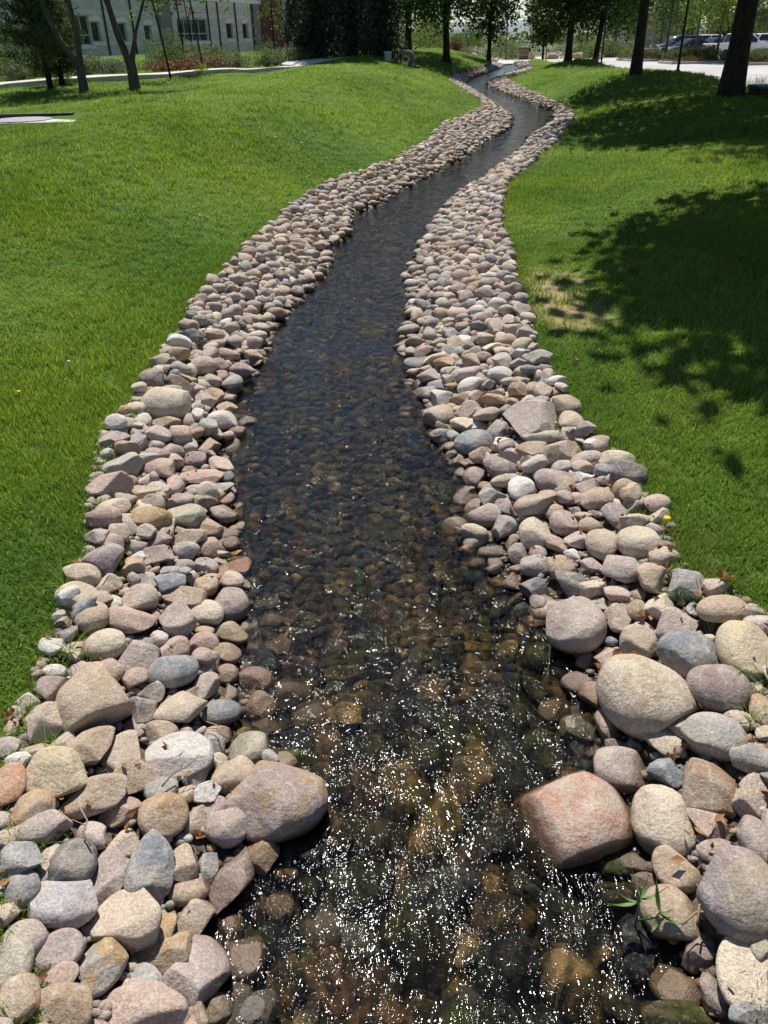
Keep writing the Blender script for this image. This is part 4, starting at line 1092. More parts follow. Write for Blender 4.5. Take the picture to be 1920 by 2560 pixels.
for u in np.linspace(.17, .86, 30):
    for off in (2.1, 3.4, 4.8, 6.4, 8.2):
        x, y = path_pt(u + r_.uniform(-.012, .012), off + r_.uniform(-.4, .4))
        pm = project(x, y, 1.2)
        if pm is None or not (-80 < pm[0] < 800): continue
        if off < 2.6 and 330 < pm[0] < 590:
            shrub('cover', x, y, r_.uniform(.8, 1.2), 'low rusty ground cover along the left footpath', 'rusty ground cover clumps by the footpath')
            continue
        kind = 'green' if (pm[0] > 330 and pm[0] < 590 and r_.random() < .7) else ('sage' if r_.random() < .75 else 'green')
        zone = 'left of the pines' if pm[0] < 100 else ('behind the pines' if pm[0] < 190 else ('between the forked trees' if pm[0] < 335 else ('left of the leaning sapling' if pm[0] < 430 else ('behind the saplings' if pm[0] < 530 else ('before the last two narrow windows' if pm[0] < 640 else 'by the blue juniper')))))
        row = 'nearest the footpath' if off < 2.9 else ('in the second row' if off < 4.1 else ('in the middle of the bed' if off < 5.6 else ('in the fourth row' if off < 7.3 else 'nearest the grey wall')))
        shrub(kind, x, y, r_.uniform(.75, 1.1) * (1 + .015 * off), ('silvery' if kind == 'sage' else 'leafy green') + f' shrub {row}, {zone}',
              'silvery shrubs before the grey building' if kind == 'sage' else 'green shrubs before the grey building', r_.uniform(.7, .95))
for px, Y in ((385, 60), (425, 60), (455, 62), (585, 74), (625, 78), (660, 70), (20, 42), (60, 44)):
    P = at_y(px, 120, Y); shrub('dark', P[0], Y, r_.uniform(.9, 1.3), 'dark bush against the foot of the grey building', 'dark bushes against the grey building')
for px, py in ((148, 213), (163, 210), (505, 187), (330, 216)):
    if px == 330: continue
    P = ground_px(px, py)
    o = shrub('green', P[0], P[1], .42, 'bright lime weed clump at the edge of the left footpath', 'lime weeds by the footpath', 1.3, 'weed_clump')
    for c in [c for c in COL.objects if c.parent == o and c.name.startswith('foliage')]:
        c.data = c.data.copy(); c.data.materials[0] = M_LIME
# ------------------------------------------------------------------ grey building on the left
def block_mat():
    m, nt = new_mat('grey_block'); k = NT(nt)
    tc = k.n('ShaderNodeTexCoord').outputs['Object']
    v = k.vmath('MULTIPLY', tc, (1, 1, 1))
    sx = k.n('ShaderNodeSeparateXYZ', inp={0: v})
    cv = k.n('ShaderNodeCombineXYZ', inp={0: sx.outputs[0], 1: sx.outputs[2], 2: 0.0})
    br = k.n('ShaderNodeTexBrick', inp={'Vector': cv, 'Color1': (.50, .45, .44, 1), 'Color2': (.58, .53, .52, 1), 'Mortar': (.40, .37, .35, 1), 'Scale': 1.0, 'Mortar Size': .008, 'Brick Width': .6, 'Row Height': .3})
    band = k.ramp(k.math('ABSOLUTE', k.math('SUBTRACT', k.math('MODULO', k.math('ADD', sx.outputs[2], 0.1), 1.2), 0.15)), .16, .15)
    c = k.mix(k.math('MULTIPLY', band, .4), br.outputs['Color'], (.70, .65, .63))
    c = k.mix(1.0, c, k.mix(k.noise(tc, 1.3, 4), (.8, .8, .82), (1.15, 1.15, 1.15)), 'MULTIPLY')
    k.out(k.bsdf(c, .9, .2, k.bump(br.outputs['Fac'], -.3, .01))); return m
M_BLOCK = block_mat()
M_BLOCKD = simple_mat('dark_pilaster', (.20, .185, .18), .9, .12, 2)
M_TRIM = simple_mat('pale_trim', (.66, .65, .63), .85, .06, 2)
M_GLASS = simple_mat('window_glass', (.018, .035, .034), .08, .1, .3, spec=.6)
M_FRAME = simple_mat('window_frame', (.45, .46, .47), .5, .05, 3)
M_BRICKR = simple_mat('red_brick', (.15, .058, .050), .9, .2, 8, .3, 30)
M_TEAL = simple_mat('teal_glass', (.16, .42, .42), .15, .1, .4, spec=.6)

def wall_line(px):
    """distance along the facade under the picture column px"""
    d = ray(px, 110); s = d.x / d.y
    Y = (-35 - 51.3 / 3) / (s - 1 / 3)
    return Y
W0 = Vector((-41.0, 33.3, 0)); WD = Vector((1 / 3, 1, 0)).normalized()
def u_of(px):
    Y = wall_line(px); return (Y - W0.y) / WD.y
def z_of(px, py):
    return at_y(px, py, wall_line(px))[2]
GB = tag(empty('office_building', W0, math.atan2(WD.y, WD.x)), 'long grey block building with narrow windows behind the left shrubs', 'building')
GZ = .6
wins = []
for px0, px1, py0, py1, kind in ((-3, 13, 50, 115, 's'), (194, 232, 37, 113, 'w'), (235, 257, 53, 105, 's'), (300, 322, 56, 104, 's'), (366, 384, 62, 102, 's'), (449, 523, 46, 103, 'w'), (570, 586, 57, 97, 's'), (610, 624, 58, 97, 's')):
    cx = (px0 + px1) / 2
    wins.append((u_of(px0), u_of(px1), z_of(cx, py1), z_of(cx, py0), kind))
UEND = u_of(655); HTOP = z_of(640, 10)
us = sorted({-16.0, UEND} | {w[0] for w in wins} | {w[1] for w in wins})
# facade sheets between and around the openings (0.35 m thick)
fb = MB()
edges_u = [-16.0] + [e for w in sorted(wins) for e in (w[0], w[1])] + [UEND]
for i in range(0, len(edges_u) - 1, 2):
    fb.box((edges_u[i], 0, GZ - 1.2), (edges_u[i + 1], .35, HTOP))
for w in wins:
    fb.box((w[0], 0.001, GZ - 1.2), (w[1], .35, w[2])); fb.box((w[0], 0.001, w[3]), (w[1], .35, HTOP))
fb.box((UEND - .35, .35, GZ - 1.2), (UEND - .001, 16, HTOP))
fb.box((-16, .36, HTOP - .4), (UEND - .36, 16, HTOP - .1))
fb.build('wall', M_BLOCK, GB)
MB().box((-16, -.18, HTOP), (UEND + .2, .5, HTOP + .42)).build('cornice', M_TRIM, GB)
for w in wins:
    wd = w[1] - w[0]
    f = MB(); t = .09
    f.box((w[0] + .002, .16, w[2] + .002), (w[0] + t, .22, w[3] - .002)); f.box((w[1] - t, .16, w[2] + .002), (w[1] - .002, .22, w[3] - .002))
    f.box((w[0] + t, .16, w[3] - t), (w[1] - t, .22, w[3] - .002)); f.box((w[0] + t, .16, w[2] + .002), (w[1] - t, .22, w[2] + t))
    if w[4] == 'w':
        f.box((w[0] + t, .165, w[2] + (w[3] - w[2]) * .32), (w[1] - t, .215, w[2] + (w[3] - w[2]) * .32 + t))
        nn = 1 if wd < 4 else 3
        for q in range(1, nn + 1): f.box((w[0] + wd * q / (nn + 1) - t / 2, .17, w[2] + t), (w[0] + wd * q / (nn + 1) + t / 2, .21, w[3] - t))
    wo_ = f.build('window', M_FRAME, GB)
    MB().box((w[0] + .02, .23, w[2] + .02), (w[1] - .02, .26, w[3] - .02)).build('pane', M_GLASS, wo_)
    MB().box((w[0] - .25, -.12, w[2] - .28), (w[1] + .25, .15, w[2] - .003)).build('sill', M_TRIM, wo_)
    if w[4] == 's':
        l = MB(); l.prism([(w[0] - .2, w[3] + .003), (w[1] + .2, w[3] + .003), (w[1] + .2, w[3] + .3), ((w[0] + w[1]) / 2, w[3] + .48), (w[0] - .2, w[3] + .3)], -.08, .12); l.build('lintel', M_TRIM, wo_)
for px in (270, 338, 526, 551, 594, 634):
    u = u_of(px); d = MB(); d.tube([(u, -.10, GZ - .8), (u, -.10, HTOP)], [.08, .08], 8); d.build('downspout', M_STEEL, GB)
for px, wpx in ((188, .5), (418, 2.2), (643, 1.6)):
    u = u_of(px); MB().box((u - wpx / 2, -.28, GZ - 1.2), (u + wpx / 2, -.004, HTOP - .004)).build('pilaster', M_BLOCKD, GB)
# red brick block behind with the tall blue-green window
RB = tag(empty('brick_building', (-24.0, 122.0, .4), 0), 'red brick building with a tall blue-green window behind the grey one', 'building')
def rbx(px): return at_y(px, 50, 122)[0] + 24.0
def rbz(px, py): return at_y(px, py, 122)[2] - .4
b = MB(); x0, x1, z0 = rbx(705), rbx(734), rbz(720, 55)
b.box((-10, 0, -1), (x0, 12, 15)); b.box((x1, 0, -1), (26, 12, 15)); b.box((x0, .001, -1), (x1, 12, z0)); b.build('wall', M_BRICKR, RB)
f = MB(); t = .14
for q in range(4): xx = x0 + (x1 - x0 - t) * q / 3; f.box((xx, .2, z0 + .3), (xx + t, .32, 14.9))
f.box((x0, .19, z0), (x1, .33, z0 + .3)); wf = f.build('window', M_STEEL, RB)
MB().box((x0 + .03, .35, z0 + .3), (x1 - .03, .4, 14.9)).build('pane', M_TEAL, wf)
MB().box((-26 + 12, -.3, 6.0), (-9.9, 13, 6.4)).build('ledge', M_TRIM, RB)
# curved lamp on the brick wall
wl = tag(empty('wall_lamp', (at_y(748, 12, 121.5)[0], 121.2, at_y(748, 12, 121.5)[2])), 'white curved lamp arm on the red brick wall left of the spruces', 'lamp')
q = MB(); q.tube([(-1.0, 0, 0), (-.2, 0, .05), (.35, 0, 0), (.6, 0, -.5)], [.18, .18, .2, .22], 8); q.build('arm', M_TRIM, wl, smooth=True)
q = MB(); q.tube([(-1.0, 0, .0), (-1.0, .8, 0)], [.2, .2], 8); q.build('bracket', M_STEEL, wl)

# ------------------------------------------------------------------ car park, kerbs, plaza
def lot_mat():
    m, nt = new_mat('car_park_concrete'); k = NT(nt)
    pos = k.n('ShaderNodeNewGeometry').outputs['Position']
    c = k.mix(k.ramp(k.noise(pos, .35, 5, .6), .3, .7), (.36, .355, .345), (.46, .455, .44))
    c = k.mix(k.math('MULTIPLY', k.ramp(k.noise(k.vmath('MULTIPLY', pos, (.15, 1, 1)), .8, 3), .58, .7), .35), c, (.25, .25, .25))
    k.out(k.bsdf(c, .9, .2, k.bump(k.noise(pos, 40, 3), .3, .01))); return m
M_LOT = lot_mat()
p = MB(); p.add([(LOT_X, -20, LOT_Z), (70, -20, LOT_Z), (70, 84, LOT_Z), (LOT_X + 2.2, 84, LOT_Z), (LOT_X + 1.2, 60, LOT_Z)], [(0, 1, 2, 3, 4)])
tag(p.build('car_park', M_LOT), kind='structure')
V = []; F = []
pyr = np.linspace(69, 127, 40)
for i, y in enumerate(pyr):
    xa = np.interp(y, [69, 73, 84, 96, 127], [LOT_X + 1.3, 8.6, 4.0, -6, -6]); xb = np.interp(y, [69, 83.9, 84.1, 127], [LOT_X + 1.9, LOT_X + 2.15, 90, 90])
    zz_ = lambda x: max(float(H(x, y)) + .03, LOT_Z - .004 if y < 84 else -9)
    V += [(xa, y, zz_(xa)), (xb, y, zz_(xb))]
    if i: F.append((2 * i - 2, 2 * i - 1, 2 * i + 1, 2 * i))
tag(link('plaza', mesh('plaza', V, F, M_CONC, False)), kind='structure')
k_ = MB(); k_.box((LOT_X - .18, -20, LOT_Z - .3), (LOT_X, 60, LOT_Z + .13)); tag(k_.build('kerb', M_KERB), kind='structure')
M_PAINT = simple_mat('white_line', (.62, .61, .58), .8, .15, 4)
ln = MB()
for x, y0, y1 in ((19.5, 44, 50), (22.5, 44, 50), (25.5, 44, 50)): ln.add([(x, y0, LOT_Z + .004), (x + .12, y0, LOT_Z + .004), (x + .12, y1, LOT_Z + .004), (x, y1, LOT_Z + .004)], [(0, 1, 2, 3)])
tag(ln.build('lot_markings', M_PAINT), kind='structure')

def island(px0, px1, py, Y, depth, label):
    a, b = at_y(px0, py, Y), at_y(px1, py, Y)
    o = tag(empty('planting_island', ((a[0] + b[0]) / 2, Y, LOT_Z)), label, 'planting bed')
    w = (b[0] - a[0]) / 2
    MB().box((-w, 0, -.1), (w, depth, .16), bev=.04).build('kerb', M_KERB, o)
    MB().box((-w + .18, .18, .0), (w - .18, depth - .18, .24), bev=.05).build('mulch', M_MULCH, o)
    return a[0], b[0]
I1 = island(1584, 1700, 139, 70, 5.0, 'far kerbed planting island in front of the dark cars')
I2 = island(1680, 1822, 147, 62, 3.0, 'middle kerbed planting island with bright green shrubs')
I3 = island(1861, 2050, 156, 57, 3.0, 'nearest kerbed planting island below the white pickup')
for (xa, xb), Y, n, dp, wh in ((I1, 70, 14, 4.4, 'far'), (I2, 62, 16, 2.5, 'middle'), (I3, 57, 12, 2.5, 'nearest')):
    for i in range(n):
        x = xa + .6 + (xb - xa - 1.2) * (i + .5) / n + r_.uniform(-.3, .3); y = Y + r_.uniform(.9, dp)
        shrub('green' if r_.random() < .75 else 'sage', x, y, r_.uniform(.8, 1.15), f'bright green shrub on the {wh} kerbed island of the car park', f'shrubs on the {wh} car park island', .95, z=LOT_Z + .2)
    for i in range(n // 2):
        x = xa + .7 + (xb - xa - 1.4) * (i + .5) / (n // 2); shrub('cover', x, Y + .75, .6, f'rusty low plant along the kerb of the {wh} car park island', f'rusty plants on the {wh} car park island', 1.0, z=LOT_Z + .2)

# ------------------------------------------------------------------ cars
def paint(name, c, rough=.25): 
    m, nt = new_mat(name); k = NT(nt)
    b = k.n('ShaderNodeBsdfPrincipled'); b.inputs['Base Color'].default_value = (*c, 1); b.inputs['Roughness'].default_value = rough
    b.inputs['Coat Weight'].default_value = .6; b.inputs['Coat Roughness'].default_value = .06
    k.out(b.outputs[0]); return m
M_CW, M_CD, M_CB, M_CG = paint('white_paint', (.72, .72, .71)), paint('navy_paint', (.015, .019, .028)), paint('blue_paint', (.03, .09, .30)), paint('grey_paint', (.06, .075, .09))
M_CGL = simple_mat('car_glass', (.012, .015, .018), .05, .1, 1, spec=.7)
M_TYRE = simple_mat('tyre_rubber', (.018, .018, .018), .85)
M_RIM = simple_mat('alloy', (.45, .45, .46), .35, metallic=.6)
M_RED = simple_mat('tail_lens', (.35, .012, .010), .2)
M_LENS = simple_mat('head_lens', (.65, .66, .68), .12)
M_BLKP = simple_mat('black_plastic', (.02, .02, .02), .6)
def loft_body(mb, prof_lo, sects):
    pass
def make_car(name, loc, rz, L, Wd, body, roof, paintm, label, cat, bed=None):
    """body: (x, z) outline of the lower body side; roof: (x, z) outline of the cabin from bonnet end to rear"""
    root = tag(empty(name, loc, rz), label, cat, 'vehicles in the car park')
    hw = Wd / 2
    m = MB(); m.prism(body, -hw, hw)
    bm = bmesh.new(); me = mesh('body', m.V, m.F, [paintm], False); bm.from_mesh(me)
    bmesh.ops.recalc_face_normals(bm, faces=bm.faces[:])
    bmesh.ops.bevel(bm, geom=[e for e in bm.edges], offset=.07, segments=3, affect='EDGES', profile=.5); bm.to_mesh(me); bm.free()
    for p_ in me.polygons: p_.use_smooth = True
    link('body', me, root)
    # cabin: tapers inward towards the roof
    zb = min(z for _, z in roof); zt = max(z for _, z in roof)
    def cabin(rf, inset, nm, mat, grow=0.0):
        V = []; n = len(rf)
        for sgn in (-1, 1):
            for x, z in rf:
                f = (z - zb) / (zt - zb); V.append((x, sgn * (hw - .06 - .17 * f + inset), z))
        F = [tuple(range(n)), tuple(range(2 * n - 1, n - 1, -1))] + [(i, (i + 1) % n, (i + 1) % n + n, i + n) for i in range(n)]
        bm = bmesh.new(); me = mesh(nm, V, F, [mat], False); bm.from_mesh(me); bmesh.ops.recalc_face_normals(bm, faces=bm.faces[:])
        bmesh.ops.bevel(bm, geom=bm.edges[:], offset=.045, segments=2, affect='EDGES'); bm.to_mesh(me); bm.free()
        for p_ in me.polygons: p_.use_smooth = True
        return link(nm, me, root)
    cabin(roof, 0, 'cabin', paintm)
    xs = [x for x, z in roof]
    # side glass: inset copy of the cabin outline, split by a pillar
    zc1, zc0 = zt - .09, zb + .05
    def xat(z, front):
        pts = roof
        r2 = [(x, zz) for x, zz in pts]
        best = []
        for i in range(len(r2)):
            (xa, za), (xb, zb2) = r2[i], r2[(i + 1) % len(r2)]
            if (za - z) * (zb2 - z) <= 0 and abs(za - zb2) > 1e-6: best.append(xa + (z - za) / (zb2 - za) * (xb - xa))
        return min(best) if front else max(best)
    xf0, xf1, xr0, xr1 = xat(zc0, True) + .16, xat(zc1, True) + .16, xat(zc0, False) - .14, xat(zc1, False) - .14
    mid = (xf1 + xr1) / 2 if bed is None else xr1
    for sgn in (-1, 1):
        y0 = hw - .06; f0, f1 = (zc0 - zb) / (zt - zb), (zc1 - zb) / (zt - zb)
        ya, yb = sgn * (y0 - .17 * f0 + .006), sgn * (y0 - .17 * f1 + .006)
        for a0, a1, b0, b1 in (((xf0, xf1), (mid - .05, mid - .05), 0, 0), ((mid + .05, mid + .05), (xr0, xr1), 0, 0)):
            if a1[0] - a0[0] < .2: continue
            g2 = MB(); th = sgn * .012
            V = [(a0[0], ya, zc0), (a1[0], ya, zc0), (a1[1], yb, zc1), (a0[1], yb, zc1)]
            V += [(x, y + th, z) for x, y, z in V]
            g2.add(V, [(0, 1, 2, 3), (7, 6, 5, 4), (0, 4, 5, 1), (1, 5, 6, 2), (2, 6, 7, 3), (3, 7, 4, 0)]); g2.build('side_window', M_CGL, root)
        MB().box((xf0 + .12, -.10, zb - .02), (xf0 + .28, .10, zb + .14), bev=.03, c=(0, sgn * (hw + .06), 0)).build('mirror', paintm, root)
    for fr, nm in ((True, 'windscreen'), (False, 'rear_window')):
        za, zbb = zb + .07, zt - .07; xa, xb2 = xat(za, fr), xat(zbb, fr); s = -1 if fr else 1
        fa, fb2 = (za - zb) / (zt - zb), (zbb - zb) / (zt - zb)
        wa, wb2 = hw - .06 - .17 * fa - .10, hw - .06 - .17 * fb2 - .10
        V = [(xa + s * .008, -wa, za), (xa + s * .008, wa, za), (xb2 + s * .008, wb2, zbb), (xb2 + s * .008, -wb2, zbb)]
        V += [(x + s * .012, y, z + .006) for x, y, z in V]
        g2 = MB(); g2.add(V, [(0, 1, 2, 3), (7, 6, 5, 4), (0, 4, 5, 1), (1, 5, 6, 2), (2, 6, 7, 3), (3, 7, 4, 0)]); g2.build(nm, M_CGL, root)
    x0, x1 = min(x for x, z in body), max(x for x, z in body)
    zl = max(z for x, z in body) - .22
    for sgn in (-1, 1):
        MB().box((x0 - .02, sgn * (hw - .3) - .19, zl - .09), (x0 + .16, sgn * (hw - .3) + .19, zl + .09), bev=.03).build('headlight', M_LENS, root)
        MB().box((x1 - .14, sgn * (hw - .26) - .18, zl - .06), (x1 + .02, sgn * (hw - .26) + .18, zl + .12), bev=.03).build('taillight', M_RED, root)
    MB().box((x0 - .03, -.45, zl - .12), (x0 + .05, .45, zl + .08), bev=.02).build('grille', M_BLKP, root)
    MB().box((x0 - .06, -hw + .08, .32), (x0 + .2, hw - .08, .50), bev=.05).build('bumper', paintm if bed is None else M_RIM, root)
    MB().box((x1 - .2, -hw + .08, .32), (x1 + .06, hw - .08, .50), bev=.05).build('bumper', paintm if bed is None else M_RIM, root)
    wr = .33 if bed is None else .38
    for wx in (x0 + .9, x1 - .95):
        for sgn in (-1, 1):
            wm = MB(); wm.lathe([(wr * .62, -.11), (wr * .95, -.11), (wr, -.07), (wr, .07), (wr * .95, .11), (wr * .62, .11)], 22, axis='Y')
            wh = wm.build('wheel', M_TYRE, root, (wx, sgn * (hw - .09), wr), smooth=False)
            rm = MB(); rm.lathe([(wr * .64, -.08), (wr * .6, .085), (wr * .2, .105), (.02, .11)] if sgn > 0 else [(wr * .64, .08), (wr * .6, -.085), (wr * .2, -.105), (.02, -.11)], 16, axis='Y'); rm.build('rim', M_RIM, wh)
            ar = MB(); ar.tube([(wx + (wr + .07) * math.cos(q), sgn * (hw - .005), wr + (wr + .07) * math.sin(q)) for q in np.linspace(.0, 3.14, 11)], [.045] * 11, 6); ar.build('wheel_arch', M_BLKP if bed is None else paintm, root)
    if bed is not None:
        zt_b = max(z for x, z in body)
        MB().box((bed[0], -hw + .12, zt_b - .05), (bed[1], hw - .12, zt_b + .012)).build('load_bed', M_BLKP, root)
    return root
SEDAN_B = [(-2.35, .28), (-2.38, .62), (-2.2, .80), (-1.2, .93), (1.6, .98), (2.3, .96), (2.38, .62), (2.35, .28)]
SEDAN_R = [(-1.15, .92), (-.35, 1.40), (.15, 1.46), (.75, 1.43), (1.75, .97)]
SUV_B = [(-2.3, .34), (-2.33, .75), (-2.15, .98), (-1.2, 1.08), (2.25, 1.12), (2.33, .75), (2.3, .34)]
SUV_R = [(-1.2, 1.07), (-.55, 1.64), (0, 1.72), (1.85, 1.68), (2.2, 1.11)]
PK_B = [(-2.6, .42), (-2.63, .85), (-2.45, 1.06), (-1.4, 1.16), (2.6, 1.14), (2.64, .8), (2.6, .42)]
PK_R = [(-1.35, 1.15), (-.65, 1.72), (-.3, 1.79), (.75, 1.77), (.95, 1.14)]
def lot_at(px, Y): return (at_y(px, 120, Y)[0], Y, LOT_Z)
make_car('sedan', lot_at(1722, 77), R_(15), 4.75, 1.8, SEDAN_B, SEDAN_R, M_CD, 'dark navy sedan with red tail lights behind the green shrubs', 'car')
make_car('estate_car', lot_at(1694, 82.5), R_(10), 4.7, 1.85, SUV_B, SUV_R, M_CG, 'dark grey-blue car half hidden behind the navy sedan', 'car')
make_car('sport_utility', lot_at(1748, 90), R_(8), 4.7, 1.9, SUV_B, SUV_R, M_CW, 'white vehicle with black windows behind the navy sedan', 'car')
make_car('hatchback', lot_at(1793, 88), R_(200), 4.5, 1.8, SEDAN_B, SEDAN_R, M_CG, 'dark car between the white vehicle and the pickup', 'car')
make_car('pickup_truck', lot_at(1846, 70), R_(180 + 12), 5.3, 1.9, PK_B, PK_R, M_CW, 'white pickup truck half hidden by the thick tree trunk', 'pickup', bed=(1.0, 2.5))
make_car('sport_utility', lot_at(1925, 90), R_(180 + 10), 4.7, 1.9, SUV_B, SUV_R, M_CW, 'white vehicle behind the pickup at the right picture edge', 'car')
make_car('hatchback', lot_at(1962, 78), R_(180 + 8), 4.6, 1.8, SEDAN_B, SEDAN_R, M_CB, 'blue car at the right picture edge behind the pickup bonnet', 'car')

# ------------------------------------------------------------------ posts, lamps, far things
def post(px, py, Y, h, r0, mat, label, cat='lamp post', name='lamp_post', head=True):
    b_ = base_at(px, py, Y); o = tag(empty(name, b_), label, cat)
    m = MB(); m.tube([(0, 0, -.1), (0, 0, h)], [r0, r0 * .85], 10); m.build('pole', mat, o, smooth=True)
    MB().lathe([(r0 * 2, -.02), (r0 * 2, .05), (r0 * 1.1, .09)], 12).build('base', mat, o)
    if head: MB().box((-.25, -.7, h), (.25, .1, h + .14), bev=.03).build('lamp_head', mat, o)
    return o
post(1692, 191, 31, 6.0, .048, M_STEEL, 'dark steel lamp post on the right lawn edge before the car park')
post(1503, 158, 45.5, 5.0, .04, M_STEEL, 'thin dark post beside the forked tree on the right')
post(1365, 141, 64, 5.0, .035, M_STEEL, 'thin dark post beside the low drooping tree')
post(1264, 140, 84, 6.0, .055, M_STEEL, 'brown lamp post left of the standing person far away')
post(1628, 128, 76, 7.5, .07, simple_mat('tan_steel', (.20, .16, .12), .6), 'tan lamp post behind the far planting island')
pb = tag(empty('post_base', (at_y(1628, 128, 75)[0] - .6, 73.4, LOT_Z)), 'square concrete lamp base at the end of the far island', 'bollard')
MB().box((-.45, -.4, -.1), (.45, .4, .85), bev=.04).build('base', M_CONC, pb)

# landscape boulders on the plaza
M_SAND = simple_mat('sandstone', (.40, .30, .20), .95, .2, 2.2, .6, 9)
def rock(px, py, Y, w, h, d, label, seed, z=LOT_Z):
    U, F = stone_shape(4, 'A', seed); P = at_y(px, py, Y)
    return tag(link('landscape_boulder', mesh('rock', U * (w / 2, d / 2, h / 2), F, M_SAND, False), None, (P[0], Y, z + h * .36)), label, 'boulder', 'sandstone boulders on the far plaza')
rock(1444, 140, 79, .98, .72, .9, 'biggest sandstone boulder on the plaza right of the dark tree', 501)
rock(1502, 140, 80, .6, .55, .6, 'wedge sandstone boulder behind the thin post', 502)
rock(1376, 138, 84, 1.55, .62, 1, 'long low sandstone boulder behind the thin tree', 503)
rock(1400, 120, 98, .9, .42, .8, 'pale sandstone boulder farther back among yellow-green shrubs', 504, .5)
rock(1188, 135, 92, .75, .5, .6, 'pale boulder on the far bank left of the stream head', 505, .55)
rock(1138, 138, 92, .65, .55, .6, 'grey-tan boulder beside red bushes beyond the stout forked tree', 506, .6)
rock(1240, 125, 104, .7, .4, .6, 'pale boulder behind the brown lamp post', 507, .5)
rock(1330, 130, 86, .6, .8, .6, 'grey upright boulder touching the sandstone kiosk', 508)
# sandstone block sign with rope
ks = tag(empty('stone_kiosk', (at_y(1309, 140, 84)[0], 84, LOT_Z)), 'square brown stone block with a pale rope swag on the far plaza', 'monument')
MB().box((-1.7, 0, -.2), (1.7, 2.4, 3.4), bev=.12).build('block', simple_mat('brown_stone', (.22, .14, .085), .9, .2, 1.5, .4, 10), ks)
MB().box((-1.9, -.12, 3.4), (1.9, 2.5, 3.62), bev=.05).build('cap', M_STEEL, ks)
rp = MB(); rp.tube([(-1.8, -.25, 1.75), (-1, -.3, 1.45), (0, -.3, 1.35), (1, -.3, 1.45), (1.8, -.25, 1.7)], [.06] * 5, 6); rp.build('rope', M_TRIM, ks)
for x in (-1.85, 1.85): q = MB(); q.tube([(x, -.25, 0), (x, -.25, 1.9)], [.08, .07], 8); q.build('rope_post', M_TRIM, ks)
ks.scale = (.28, .28, .27)
# low terrace wall with a step behind the stout tree
tw = tag(empty('terrace_wall', (at_y(1160, 145, 76)[0], 76, .40)), 'long low pale terrace wall beyond the stout forked tree', 'wall')
MB().box((-.3, 0, -.4), (2.9, .35, .22)).build('wall', M_CONC, tw); MB().box((-.34, -.05, .22), (2.94, .4, .29)).build('coping', M_KERB, tw)
MB().box((-3.4, 0, -.4), (-.31, .35, .10)).build('edging', M_CONC, tw); MB().box((-.35, -.25, .05), (.35, -.001, .215), bev=.015).build('bench_block', M_BLOCKD, tw)
M_ORANGE = simple_mat('orange_plastic', (.62, .22, .03), .5)
for px, c, lab in ((1530, M_ORANGE, 'orange bollard left of the car park behind green shrubs'), (1555, M_ORANGE, 'orange bollard farther right behind green shrubs'), (1524, M_TRIM, 'white bollard beside the left orange bollard')):
    o = tag(empty('bollard', (at_y(px, 112, 90)[0], 90, .95)), lab, 'bollard')
    m = MB(); hh = .95 if c is M_ORANGE else 1.15; m.lathe([(.085, -.1), (.085, hh - .12), (.06, hh - .03), (.02, hh)], 12); m.build('post', c, o, smooth=True)
    MB().lathe([(.09, hh - .34), (.09, hh - .26)], 12).build('band', M_TRIM, o)
# small sign stakes and a dark valve beside the plaza boulders
for px, lab in ((1396, 'small white sign on a leaning stake in the plaza'), (1408, 'pale bent stake beside the small white sign')):
    o = tag(empty('sign_stake', (at_y(px, 147, 76)[0], 76, LOT_Z)), lab, 'sign')
    q = MB(); q.tube([(0, 0, -.1), (.12, 0, 1.2), (.3, 0, 1.9)], [.05, .05, .05], 6); q.build('stake', M_TRIM, o); o.scale = (.4, .4, .36)
    if px == 1396: MB().box((.05, -.1, 1.3), (.65, -.05, 1.85)).build('plate', M_TRIM, o)
o = tag(empty('water_valve', (at_y(1461, 149, 60)[0], 60, LOT_Z)), 'small dark valve on the plaza between the two right trees', 'valve')
MB().lathe([(.3, -.05), (.3, .35), (.2, .4), (.2, .6), (.28, .65), (.1, .85)], 10).build('body', M_BLKP, o)
MB().box((-.1, -.12, .1), (1.0, .12, .3), bev=.04).build('outlet', M_BLKP, o); o.scale = (.38, .38, .38)

# ------------------------------------------------------------------ trees and shrubs beyond the car park and the plaza
rr = np.random.default_rng(17)
PEAR = []
for i in range(3):
    C = crown_centres(np.random.default_rng(300 + i), 120, 2.1, .0, 6.6, 'pear'); V, F = leaf_cloud(C, 22, .36, .24, 310 + i); PEAR.append(mesh('crown', V, F, M_PEAR if i else M_FARLEAF, False))
def street_tree(px, Y, s, label, z=LOT_Z, ci=None, tz=2.3, group='street trees round the car park'):
    o = tag(empty('street_tree', (at_y(px, 110, Y)[0], Y, z), rr.uniform(0, 6)), label, 'tree', group); o.scale = (s, s, s)
    m = MB(); m.tube([(0, 0, -.1), (0, 0, tz + 2.5)], [.11, .06], 8); m.build('trunk', M_BARK_G, o, smooth=True)
    link('crown', PEAR[rr.integers(0, 3) if ci is None else ci], o, (0, 0, tz))
street_tree(1668, 72, .95, 'dark young tree over the far planting island', ci=0, tz=2.6)
street_tree(1740, 66, .9, 'yellow-green young tree over the middle planting island', ci=1, tz=2.4)
street_tree(1796, 63.5, .9, 'young tree on the middle island just left of the thick trunk', ci=2, tz=2.3)
street_tree(1890, 98, 1.0, 'young tree behind the white pickup', ci=0, tz=1.6)
street_tree(1935, 96, 1.0, 'young tree at the right edge before the zigzag roof', ci=1, tz=1.3)
TW = ('just right of the thin dark post', 'left of the dark straight tree', 'hidden behind the dark straight tree', 'behind the tan lamp post', 'just left of the steel lamp post', 'just right of the steel lamp post', 'behind the yellow-green young tree', 'just left of the thick trunk', 'hidden by the thick trunk', 'behind the thin dark post', 'behind the forked tree', 'right of the dark mound tree')
